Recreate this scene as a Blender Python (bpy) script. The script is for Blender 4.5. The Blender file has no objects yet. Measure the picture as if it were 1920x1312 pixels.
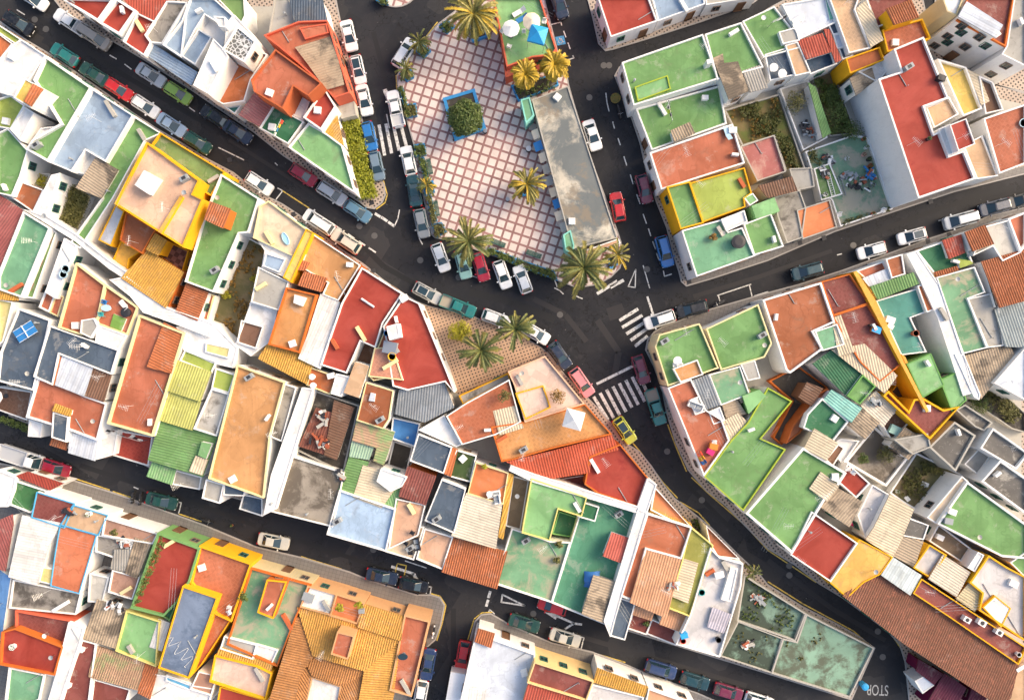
import bpy, bmesh, math, random
from mathutils import Vector, Matrix
random.seed(7)
R = math.radians
S = bpy.context.scene
COL = S.collection
# ---------------------------------------------------------------- camera, sky, sun, exposure
HC, FPX = 95.0, 1330.0                       # flying height (m) and focal length (pixels of a 1920 px wide frame)
cam = bpy.data.cameras.new('camera'); cam.sensor_width = 36; cam.lens = 36 * FPX / 1920
cam.clip_start = 1; cam.clip_end = 1000
co = bpy.data.objects.new('camera', cam); COL.objects.link(co); co.location = (0, 0, HC); S.camera = co
SUN_EL, SUN_AZ = R(33), R(20)                # azimuth counted from +X towards +Y
W = bpy.data.worlds.new('World'); S.world = W; W.use_nodes = True
bg = W.node_tree.nodes['Background']; sky = W.node_tree.nodes.new('ShaderNodeTexSky')
sky.sky_type = 'NISHITA'; sky.sun_disc = False; sky.sun_elevation = SUN_EL; sky.sun_rotation = R(90) - SUN_AZ
sky.air_density = 1.0; sky.dust_density = 5.0; sky.ozone_density = 0.3
W.node_tree.links.new(sky.outputs[0], bg.inputs[0]); bg.inputs[1].default_value = 0.15
sl = bpy.data.lights.new('sun', 'SUN'); sl.energy = 1.15; sl.angle = R(26); sl.color = (1, .74, .45)
so = bpy.data.objects.new('sun', sl); COL.objects.link(so); so.location = (80, 30, 60)
sd = Vector((math.cos(SUN_EL) * math.cos(SUN_AZ), math.cos(SUN_EL) * math.sin(SUN_AZ), math.sin(SUN_EL)))
so.rotation_euler = sd.to_track_quat('Z', 'Y').to_euler()
S.view_settings.view_transform = 'Standard'; S.view_settings.look = 'None'
S.view_settings.exposure = 1.04; S.view_settings.gamma = 1.0
S.cycles.max_bounces = 5; S.cycles.diffuse_bounces = 3; S.cycles.use_denoising = True

# ---------------------------------------------------------------- helpers
def P(px, py, z=0.0):
    k = (HC - z) / FPX
    return Vector(((px - 960) * k, (656 - py) * k, z))
def srgb(h):
    c = [int(h[i:i + 2], 16) / 255 for i in (0, 2, 4)]
    return tuple((v / 12.92 if v <= .04045 else ((v + .055) / 1.055) ** 2.4) for v in c)
def mesh(name, verts, faces, mat=None, parent=None, loc=None, smooth=False, mats=None, fm=None, uv=None):
    me = bpy.data.meshes.new(name); me.from_pydata(verts, [], faces)
    for m in (mats or [mat]): me.materials.append(m)
    if fm: me.polygons.foreach_set('material_index', fm)
    if smooth: me.polygons.foreach_set('use_smooth', [True] * len(faces))
    if uv:
        l = me.uv_layers.new(name='uv')
        l.data.foreach_set('uv', [c for f in faces for i in f for c in uv[i]])
    o = bpy.data.objects.new(name, me); COL.objects.link(o)
    if parent: o.parent = parent
    if loc is not None: o.location = loc
    return o
def empty(name, loc=(0, 0, 0), rz=0.0):
    o = bpy.data.objects.new(name, None); COL.objects.link(o); o.location = loc; o.rotation_euler = (0, 0, rz)
    o.empty_display_size = .3
    return o
def tag(o, label=None, cat=None, group=None, kind=None):
    for k, v in (('label', label), ('category', cat), ('group', group), ('kind', kind)):
        if v: o[k] = v
    return o
def kids(o): return [c for c in bpy.data.objects if c.parent == o]
def copy_tree(o, parent=None, tree=None):
    c = o.copy(); COL.objects.link(c); c.parent = parent
    for ch in tree.get(o.name, []): copy_tree(ch, c, tree)
    return c
def tree_of(o):
    t = {}
    for x in bpy.data.objects:
        if x.parent: t.setdefault(x.parent.name, []).append(x)
    return t
class MB:
    def __init__(s): s.v = []; s.f = []; s.m = []
    def add(s, vs, fs, mi=0):
        b = len(s.v); s.v += [tuple(v) for v in vs]; s.f += [tuple(i + b for i in f) for f in fs]; s.m += [mi] * len(fs)
    def box(s, c, d, rz=0.0, mi=0, taper=1.0, M=None):
        x, y, z = d[0] / 2, d[1] / 2, d[2] / 2; vs = []
        for k, q in ((-1, 1), (1, taper)):
            for a, b in ((-1, -1), (1, -1), (1, 1), (-1, 1)):
                X, Y = a * x * q, b * y * q
                vs.append((c[0] + X * math.cos(rz) - Y * math.sin(rz), c[1] + X * math.sin(rz) + Y * math.cos(rz), c[2] + k * z))
        s.add(vs, [(3, 2, 1, 0), (4, 5, 6, 7), (0, 1, 5, 4), (1, 2, 6, 5), (2, 3, 7, 6), (3, 0, 4, 7)], mi)
    def tube(s, pts, rad, n=6, mi=0, cap=True):
        pts = [Vector(p) for p in pts]; rs = rad if isinstance(rad, (list, tuple)) else [rad] * len(pts)
        rings = []
        for i, p in enumerate(pts):
            d = (pts[min(i + 1, len(pts) - 1)] - pts[max(i - 1, 0)]).normalized()
            a = d.orthogonal().normalized() if abs(d.z) > .99 else d.cross(Vector((0, 0, 1))).normalized()
            b = d.cross(a)
            rings.append([p + (a * math.cos(t * 2 * math.pi / n) + b * math.sin(t * 2 * math.pi / n)) * rs[i] for t in range(n)])
        fs = []
        for i in range(len(pts) - 1):
            for t in range(n):
                fs.append((i * n + t, i * n + (t + 1) % n, (i + 1) * n + (t + 1) % n, (i + 1) * n + t))
        if cap: fs += [tuple(range(n)), tuple(range((len(pts) - 1) * n + n - 1, (len(pts) - 1) * n - 1, -1))]
        s.add([v for r in rings for v in r], fs, mi)
    def lathe(s, prof, c=(0, 0, 0), n=14, mi=0, sq=1.0):
        vs = []; fs = []
        for r, z in prof:
            for t in range(n):
                vs.append((c[0] + r * math.cos(t * 2 * math.pi / n), c[1] + r * sq * math.sin(t * 2 * math.pi / n), c[2] + z))
        for i in range(len(prof) - 1):
            for t in range(n): fs.append((i * n + t, i * n + (t + 1) % n, (i + 1) * n + (t + 1) % n, (i + 1) * n + t))
        fs += [tuple(range(n - 1, -1, -1)), tuple(range((len(prof) - 1) * n, len(prof) * n))]
        s.add(vs, fs, mi)
    def build(s, name, mat=None, parent=None, loc=None, smooth=False, mats=None):
        return mesh(name, s.v, s.f, mat, parent, loc, smooth, mats, s.m if mats else None)

# ---------------------------------------------------------------- procedural materials
def nt(name):
    m = bpy.data.materials.new(name); m.use_nodes = True
    t = m.node_tree; return m, t.nodes, t.links, t.nodes['Principled BSDF']
def plain(name, rgb, rough=.6, metal=0.0, spec=.5, coat=0.0):
    m, n, l, b = nt(name); b.inputs['Base Color'].default_value = (*rgb, 1); b.inputs['Roughness'].default_value = rough
    b.inputs['Metallic'].default_value = metal; b.inputs['Specular IOR Level'].default_value = spec; b.inputs['Coat Weight'].default_value = coat
    return m
def noise(n, l, vec, scale, detail=4, rough=.6, dist=0.0):
    x = n.new('ShaderNodeTexNoise'); x.inputs['Scale'].default_value = scale; x.inputs['Detail'].default_value = detail
    x.inputs['Roughness'].default_value = rough; x.inputs['Distortion'].default_value = dist
    l.new(vec, x.inputs['Vector']); return x.outputs['Fac']
def ramp(n, l, fac, a, b, c0=0.0, c1=1.0):
    x = n.new('ShaderNodeMapRange'); x.inputs[1].default_value = a; x.inputs[2].default_value = b
    x.inputs[3].default_value = c0; x.inputs[4].default_value = c1; x.clamp = True; l.new(fac, x.inputs[0]); return x.outputs[0]
def mixc(n, l, fac, a, b, mode='MIX'):
    x = n.new('ShaderNodeMix'); x.data_type = 'RGBA'; x.blend_type = mode
    if isinstance(fac, float): x.inputs[0].default_value = fac
    else: l.new(fac, x.inputs[0])
    for i, v in ((6, a), (7, b)):
        if isinstance(v, tuple): x.inputs[i].default_value = (*v[:3], 1)
        else: l.new(v, x.inputs[i])
    return x.outputs[2]
def math_(n, l, op, a, b=None):
    x = n.new('ShaderNodeMath'); x.operation = op
    for i, v in enumerate((a, b)):
        if v is None: continue
        if isinstance(v, (int, float)): x.inputs[i].default_value = v
        else: l.new(v, x.inputs[i])
    return x.outputs[0]
def pos(n): return n.new('ShaderNodeNewGeometry').outputs['Position']
def rotated(n, l, ang, scale=1.0):
    m = n.new('ShaderNodeMapping'); m.inputs['Rotation'].default_value = (0, 0, ang); m.inputs['Scale'].default_value = (scale,) * 3
    l.new(pos(n), m.inputs['Vector']); x = n.new('ShaderNodeSeparateXYZ'); l.new(m.outputs[0], x.inputs[0]); return x
def bump(n, l, b, h, strength=.3, dist=.03):
    x = n.new('ShaderNodeBump'); x.inputs['Strength'].default_value = strength; x.inputs['Distance'].default_value = dist
    l.new(h, x.inputs['Height']); l.new(x.outputs[0], b.inputs['Normal'])
def sc(c, k): return tuple(min(1, v * k) for v in c)
HEX = dict(A='f4f3f2', A2='f2e4b4', B='2f86cf', C='ecd8b4', C2='e6d8c0', C3='d8c79a', G2='a9cfae', H='cfc9d8', K='c47068', K2='c9a07c', K3='e49a78',
 M='a5504c', M2='8c4a38', N='22415c', O='d2702e', O2='e5803c', O4='d8521e', P='b5b2ac', P2='6b0f3c', R='c64c30', R2='d8604a', S='dc6c50', T='4a86c4',
 W='f6f3ec', Y='f4b41f', Y2='d8c79c', Y3='dba878', Y4='f2cf92', Y5='f4b030', Y6='da9040', Y7='f5b945', Z='b06a4a', a='58b4e4', b='98b1ca', b2='a8c6e4',
 c='b6b2a8', c2='cfc9bc', c3='a2b0b2', c4='d8d4d2', d='2f7a50', d2='46602a', d3='3f8044', d4='4f9a74', e='4fa090', e2='8fd8c8', f='78a83a',
 g='72a65a', g2='6f9450', g3='74b386', g4='86c078', g5='70a87a', g6='7aa766', g7='7a9c86', g8='86b094', h='cfd3da', i='dde6f2', i2='cfdde0', k='9c958a',
 k2='aca08e', g9='7aa480', l3='cdcf62', k3='6e6a64', l='a9bb42', l2='a8a640', m='90443a', n='80583f', n2='bd8c72', n3='8f7a5e', o='c46840', o2='b0602f', o3='c2683a', o4='d97440',
 p='eebf9c', p2='f0d4b0', p3='e0ae8a', p4='ecc8b2', p5='e6a676', q='d6ccb6', r='b0341a', s='4f6276', s2='8f99a2', s4='7487a2', t='dcb184', t2='da9a55',
 t3='e09a4c', v='6b6636', v2='7c6a36', v3='4a443c', w='f6f4ef', x='8a5a50', y='f0c850', y2='ecdb86', y3='f0dfa8', kb='c2ab8c')  # palest yellow also paints warm sun glow into the left-centre parapets
STAINY = {'k': ('4f4a44', .55), 'k2': ('5f564b', .47), 'g9': ('bdb19c', .5), 'k3': ('bdb8ac', .62), 'g5': ('b5ab92', .52), 'g7': ('363c32', .46), 'g8': ('5c5a4a', .49), 'q': ('58646a', .47),
          'O2': ('b88a6c', .66), 'K': ('c9a596', .55), 'c': ('6c675f', .62), 'v': ('8c7a5c', .5), 'v2': ('5c6b30', .5), 'r': ('8e2a28', .66), 's4': ('5d6e86', .55), 'K2': ('7fb070', .52)}
_M = {}
def floor_mat(code, style=''):
    key = code + style
    if key in _M: return _M[key]
    if code == 'k' and style == '~': base = srgb(HEX['kb'])
    else: base = srgb(HEX[code])
    base = sc(base, .86)
    m, n, l, b = nt('surface ' + key); p = pos(n)
    # weathering with shapes of its own: broad bleaching, blotches, fine grain
    f1 = ramp(n, l, noise(n, l, p, .22, 5, .62, .6), .32, .72)
    f2 = ramp(n, l, noise(n, l, p, 1.1, 6, .7, .3), .3, .75)
    f3 = noise(n, l, p, 9, 3, .7)
    lum = sum(base) / 3
    g_ = sum(base) / 3; base = tuple(c * .87 + g_ * .13 for c in base)
    pale = tuple(min(.88, c * 1.14 + .03) for c in base); deep = tuple(c * .66 for c in base)
    c = mixc(n, l, f1, deep, pale); c = mixc(n, l, math_(n, l, 'MULTIPLY', f2, .4), c, base)
    c = mixc(n, l, ramp(n, l, f3, .25, .75, 0, .16), c, sc(base, .6))
    if code in STAINY:
        h, th = STAINY[code]
        st = ramp(n, l, noise(n, l, p, .13 if code == 'q' else .30, 7, .68, .35), th - .05, th + .06)
        c = mixc(n, l, math_(n, l, 'MULTIPLY', st, .85), c, sc(srgb(h), .8))
        if code == 'q': c = mixc(n, l, ramp(n, l, noise(n, l, p, .17, 6, .7, .2), .56, .62, 0, .8), c, (.23, .19, .14))
        st2 = ramp(n, l, noise(n, l, p, 1.7, 6, .7, .8), .58, .7, 0, .6); c = mixc(n, l, st2, c, sc(srgb(h), .95))
    else:
        wr = ramp(n, l, noise(n, l, p, .42, 8, .74, .3), .565, .62, 0, .62); c = mixc(n, l, wr, c, tuple(.45 * v + .55 * w for v, w in zip(base, (.40, .37, .32))))
        st = ramp(n, l, noise(n, l, p, .55, 6, .7, .5), .56, .70, 0, .6); c = mixc(n, l, st, c, mixc(n, l, .5, deep, (.18, .15, .11)))
        mpp = n.new('ShaderNodeMapping'); mpp.inputs['Rotation'].default_value = (0, 0, R(31)); mpp.inputs['Scale'].default_value = (1.6, .12, 1); l.new(p, mpp.inputs[0])
        c = mixc(n, l, ramp(n, l, noise(n, l, mpp.outputs[0], 1.0, 5, .7), .52, .70, 0, .5), c, deep)          # run-off streaks
        vc = n.new('ShaderNodeTexVoronoi'); vc.distance = 'CHEBYCHEV'; vc.inputs['Scale'].default_value = .42; mq = n.new('ShaderNodeMapping'); mq.inputs['Rotation'].default_value = (0, 0, R(31)); l.new(p, mq.inputs[0]); l.new(mq.outputs[0], vc.inputs['Vector'])
        sv = n.new('ShaderNodeSeparateColor'); l.new(vc.outputs['Color'], sv.inputs[0]); c = mixc(n, l, ramp(n, l, sv.outputs[0], .72, .74, 0, .22), c, pale); c = mixc(n, l, ramp(n, l, sv.outputs[1], .76, .78, 0, .34), c, deep)   # repainted patches
        pd = noise(n, l, p, .33, 3, .5, .2); c = mixc(n, l, ramp(n, l, math_(n, l, 'ABSOLUTE', math_(n, l, 'SUBTRACT', pd, .56)), .005, .014, .5, 0), c, deep)   # puddle rings
        sp = ramp(n, l, noise(n, l, p, 4.5, 3, .6), .67, .73, 0, .5); c = mixc(n, l, sp, c, (.09, .08, .06))
    if style == '^':
        c = mixc(n, l, ramp(n, l, noise(n, l, p, 2.6, 5, .75), .36, .66, 0, .85 if code == 'Z' else .5), c, mixc(n, l, .5, sc(base, .45), (.11, .08, .06)))
        c = mixc(n, l, ramp(n, l, noise(n, l, p, 1.5, 4, .7, .5), .56, .66, 0, .45 if code == 'Z' else .2), c, sc(base, 1.5))
    if style in ('~', '^'):
        uv = n.new('ShaderNodeUVMap').outputs[0]; s = n.new('ShaderNodeSeparateXYZ'); l.new(uv, s.inputs[0])
        pu, pv = (.34, 1.9) if style == '~' else (.30, .42)
        iu = math_(n, l, 'FLOOR', math_(n, l, 'DIVIDE', s.outputs[0], pu * (3 if style == '~' else 1))); iv = math_(n, l, 'FLOOR', math_(n, l, 'DIVIDE', s.outputs[1], pv))
        cb = n.new('ShaderNodeCombineXYZ'); l.new(iu, cb.inputs[0]); l.new(iv, cb.inputs[1])
        wn = n.new('ShaderNodeTexWhiteNoise'); wn.noise_dimensions = '2D'; l.new(cb.outputs[0], wn.inputs['Vector'])
        k = {'Z': .55, 'Y5': .2, 'Y6': .26}.get(code, .2 if style == '~' else .34)
        c = mixc(n, l, math_(n, l, 'MULTIPLY', wn.outputs['Value'], k), c, mixc(n, l, .55, deep, (.12, .08, .05)))
        gr = math_(n, l, 'FRACT', math_(n, l, 'DIVIDE', s.outputs[0], pu)); g = ramp(n, l, math_(n, l, 'ABSOLUTE', math_(n, l, 'SUBTRACT', gr, .5)), .30, .5, 0, .5 if style == '~' else .6)
        c = mixc(n, l, g, c, mixc(n, l, .4, deep, (.1, .08, .06)))          # dirt lying in the grooves
        gv = ramp(n, l, math_(n, l, 'FRACT', math_(n, l, 'DIVIDE', s.outputs[1], pv)), .82 if style == '^' else .97, 1, 0, .45)
        c = mixc(n, l, gv, c, mixc(n, l, .5, deep, (.08, .06, .05)))
    if style == '#' or code in ('x',):
        a = rotated(n, l, R(33)); q = []
        for ax in (0, 1):
            fr = math_(n, l, 'FRACT', math_(n, l, 'MULTIPLY', a.outputs[ax], 2.4)); q.append(ramp(n, l, math_(n, l, 'ABSOLUTE', math_(n, l, 'SUBTRACT', fr, .5)), .42, .47))
        c = mixc(n, l, math_(n, l, 'MULTIPLY', math_(n, l, 'MAXIMUM', q[0], q[1]), .45), c, pale)
        ck = n.new('ShaderNodeTexChecker'); ck.inputs['Scale'].default_value = 2.4 if code != 'x' else 1.6
        mp = n.new('ShaderNodeMapping'); mp.inputs['Rotation'].default_value = (0, 0, R(33)); l.new(p, mp.inputs[0]); l.new(mp.outputs[0], ck.inputs['Vector'])
        c = mixc(n, l, math_(n, l, 'MULTIPLY', ck.outputs['Fac'], .8 if code == 'x' else .12), c, sc(deep, .45))
    if code == 'P':
        vo = n.new('ShaderNodeTexVoronoi'); vo.inputs['Scale'].default_value = 2.2; vo.feature = 'DISTANCE_TO_EDGE'; l.new(p, vo.inputs['Vector'])
        c = mixc(n, l, ramp(n, l, vo.outputs['Distance'], .05, .14), (.6, .6, .58), (.13, .13, .12))
    l.new(c, b.inputs['Base Color']); b.inputs['Roughness'].default_value = .78; b.inputs['Specular IOR Level'].default_value = .3
    bump(n, l, b, f3, .25, .015)
    _M[key] = m; return m
def wall_mat(code):
    key = 'wall ' + code
    if key in _M: return _M[key]
    base = sc(srgb(HEX[code]), .86); m, n, l, b = nt(key); p = pos(n)
    mp = n.new('ShaderNodeMapping'); mp.inputs['Scale'].default_value = (1, 1, .18); l.new(p, mp.inputs[0])
    st = ramp(n, l, noise(n, l, mp.outputs[0], 1.6, 6, .68, .4), .52, .72, 0, .3)
    c = mixc(n, l, st, base, tuple(v * .6 + .02 for v in base))
    c = mixc(n, l, ramp(n, l, noise(n, l, p, .5, 5, .6, .5), .45, .75, 0, .28), c, tuple(v * .72 for v in base))
    c = mixc(n, l, ramp(n, l, noise(n, l, p, 3.1, 6, .75, .3), .55, .72, 0, .35), c, tuple(v * .55 for v in base))
    l.new(c, b.inputs['Base Color']); b.inputs['Roughness'].default_value = .82; b.inputs['Specular IOR Level'].default_value = .25
    bump(n, l, b, noise(n, l, p, 7, 3), .2, .01); _M[key] = m; return m
def asphalt():
    m, n, l, b = nt('asphalt'); p = pos(n)
    c = mixc(n, l, ramp(n, l, noise(n, l, p, .06, 4, .55, .5), .35, .68), (.0055, .007, .012), (.0135, .0155, .021))
    c = mixc(n, l, ramp(n, l, noise(n, l, p, .5, 7, .72, 1.), .42, .72, 0, .55), c, (.026, .025, .027))
    c = mixc(n, l, ramp(n, l, noise(n, l, p, .7, 7, .74, .6), .56, .68, 0, .5), c, (.052, .050, .051))
    c = mixc(n, l, ramp(n, l, noise(n, l, p, .09, 5, .6, .3), .52, .66, 0, .55), c, (.030, .028, .031))
    c = mixc(n, l, ramp(n, l, noise(n, l, p, 1.9, 3, .55), .68, .74, 0, .7), c, (.006, .006, .007))
    g = noise(n, l, p, 22, 2, .7); c = mixc(n, l, ramp(n, l, g, .3, .8, 0, .5), c, (.031, .031, .033))
    c = mixc(n, l, ramp(n, l, noise(n, l, p, 2.3, 2, .5), .74, .78, 0, .5), c, (.26, .25, .24))
    vo = n.new('ShaderNodeTexVoronoi'); vo.feature = 'DISTANCE_TO_EDGE'; vo.inputs['Scale'].default_value = .16
    mx = n.new('ShaderNodeMix'); mx.data_type = 'VECTOR'; mx.inputs[0].default_value = .25
    nz = n.new('ShaderNodeTexNoise'); nz.inputs['Scale'].default_value = .8; nz.inputs['Detail'].default_value = 6; l.new(p, nz.inputs['Vector'])
    sc2 = n.new('ShaderNodeVectorMath'); sc2.operation = 'SCALE'; sc2.inputs['Scale'].default_value = 22; l.new(nz.outputs['Color'], sc2.inputs[0])
    l.new(p, mx.inputs[4]); l.new(sc2.outputs[0], mx.inputs[5]); l.new(mx.outputs[1], vo.inputs['Vector'])
    c = mixc(n, l, ramp(n, l, vo.outputs['Distance'], .006, .016, .85, 0), c, (.005, .005, .006))
    v2 = n.new('ShaderNodeTexVoronoi'); v2.distance = 'CHEBYCHEV'; v2.inputs['Scale'].default_value = .13; v2.inputs['Randomness'].default_value = 1
    mp = n.new('ShaderNodeMapping'); mp.inputs['Rotation'].default_value = (0, 0, R(32)); l.new(p, mp.inputs[0]); l.new(mp.outputs[0], v2.inputs['Vector'])
    sx = n.new('ShaderNodeSeparateColor'); l.new(v2.outputs['Color'], sx.inputs[0])
    c = mixc(n, l, ramp(n, l, sx.outputs[0], .62, .66, 0, .35), c, (.010, .010, .012)); c = mixc(n, l, ramp(n, l, sx.outputs[1], .74, .78, 0, .30), c, (.055, .052, .050))
    l.new(c, b.inputs['Base Color']); b.inputs['Roughness'].default_value = .8; b.inputs['Specular IOR Level'].default_value = .35
    bump(n, l, b, g, .4, .01); return m
def paving(name, ang, pitch, frac, light, dark, band=False, vary=.25):
    m, n, l, b = nt(name); p = pos(n); a = rotated(n, l, ang); q = []; idx = []
    for ax in (0, 1):
        d = math_(n, l, 'DIVIDE', a.outputs[ax], pitch); fr = math_(n, l, 'FRACT', d); idx.append(math_(n, l, 'FLOOR', d))
        q.append(math_(n, l, 'LESS_THAN', fr, frac))
    f = math_(n, l, 'MAXIMUM', q[0], q[1]) if band else math_(n, l, 'MULTIPLY', q[0], q[1])
    if not band:
        ck = n.new('ShaderNodeMath'); ck.operation = 'MODULO'; s = math_(n, l, 'ADD', idx[0], idx[1])
    cb = n.new('ShaderNodeCombineXYZ'); l.new(idx[0], cb.inputs[0]); l.new(idx[1], cb.inputs[1])
    wn = n.new('ShaderNodeTexWhiteNoise'); wn.noise_dimensions = '2D'; l.new(cb.outputs[0], wn.inputs['Vector'])
    lt = mixc(n, l, math_(n, l, 'MULTIPLY', wn.outputs['Value'], vary), light, sc(light, .62))
    dk = mixc(n, l, ramp(n, l, noise(n, l, p, .3, 5, .6), .35, .7), dark, sc(dark, .55))
    c = mixc(n, l, f, lt, dk)
    c = mixc(n, l, ramp(n, l, noise(n, l, p, .16, 6, .65, .8), .42, .75, 0, .38), c, mixc(n, l, .5, sc(dark, .8), (.2, .14, .10)))
    c = mixc(n, l, ramp(n, l, noise(n, l, p, 1.3, 6, .7, .6), .58, .75, 0, .35), c, (.10, .085, .075))
    g = noise(n, l, p, 14, 2, .7); c = mixc(n, l, ramp(n, l, g, .4, .8, 0, .22), c, (.12, .10, .09))
    l.new(c, b.inputs['Base Color']); b.inputs['Roughness'].default_value = .75; bump(n, l, b, g, .25, .01); return m
def paint_mark(name, rgb):
    m, n, l, b = nt(name); p = pos(n)
    f = ramp(n, l, noise(n, l, p, 3.2, 7, .75, .5), .50, .62, 0, .9)
    l.new(mixc(n, l, f, rgb, (.10, .098, .095)), b.inputs['Base Color']); b.inputs['Roughness'].default_value = .7; return m
def leafy(name, dark, light, tip=None):
    m, n, l, b = nt(name); p = pos(n)
    c = mixc(n, l, ramp(n, l, noise(n, l, p, 1.3, 3), .3, .7), dark, light)
    oi = n.new('ShaderNodeTexWhiteNoise'); oi.noise_dimensions = '3D'; sn = n.new('ShaderNodeVectorMath'); sn.operation = 'SNAP'; sn.inputs[1].default_value = (.22, .22, .22)
    l.new(p, sn.inputs[0]); l.new(sn.outputs[0], oi.inputs['Vector']); c = mixc(n, l, math_(n, l, 'MULTIPLY', oi.outputs['Value'], .55), c, tip or sc(light, 1.5))
    l.new(c, b.inputs['Base Color']); b.inputs['Roughness'].default_value = .55; b.inputs['Specular IOR Level'].default_value = .35
    try: b.inputs['Subsurface Weight'].default_value = 0
    except Exception: pass
    return m
def carpaint(rgb):
    key = 'car paint %.2f %.2f %.2f' % rgb
    if key not in _M:
        m, n, l, b = nt(key); p = pos(n)
        d = ramp(n, l, noise(n, l, p, 2.2, 6, .7, .4), .45, .8, 0, .22)
        l.new(mixc(n, l, d, rgb, (.22, .20, .17)), b.inputs['Base Color']); b.inputs['Roughness'].default_value = .32; b.inputs['Metallic'].default_value = .15
        b.inputs['Coat Weight'].default_value = .7; b.inputs['Coat Roughness'].default_value = .08; _M[key] = m
    return _M[key]
GLASS = plain('dark glass', (.016, .038, .050), .05, 0, 1.0); TYRE = plain('tyre rubber', (.012, .012, .012), .9); METAL = plain('grey metal', (.45, .46, .47), .35, .9)  # teal in the dark glass base colour stands in for reflected sky
LAMP = plain('lamp lens', (.75, .76, .74), .12); TAIL = plain('tail lens', (.35, .01, .01), .2); BLACK = plain('black plastic', (.02, .02, .022), .5); CHROME = plain('white aerial metal', (.75, .75, .73), .4, .3)
WOODD = plain('brown wood', (.16, .08, .04), .6); SHUT = plain('green shutter', (.03, .12, .08), .6); WHITE = plain('white plastic', (.8, .8, .78), .5); IRON = plain('dark iron', (.03, .03, .035), .6)

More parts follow.
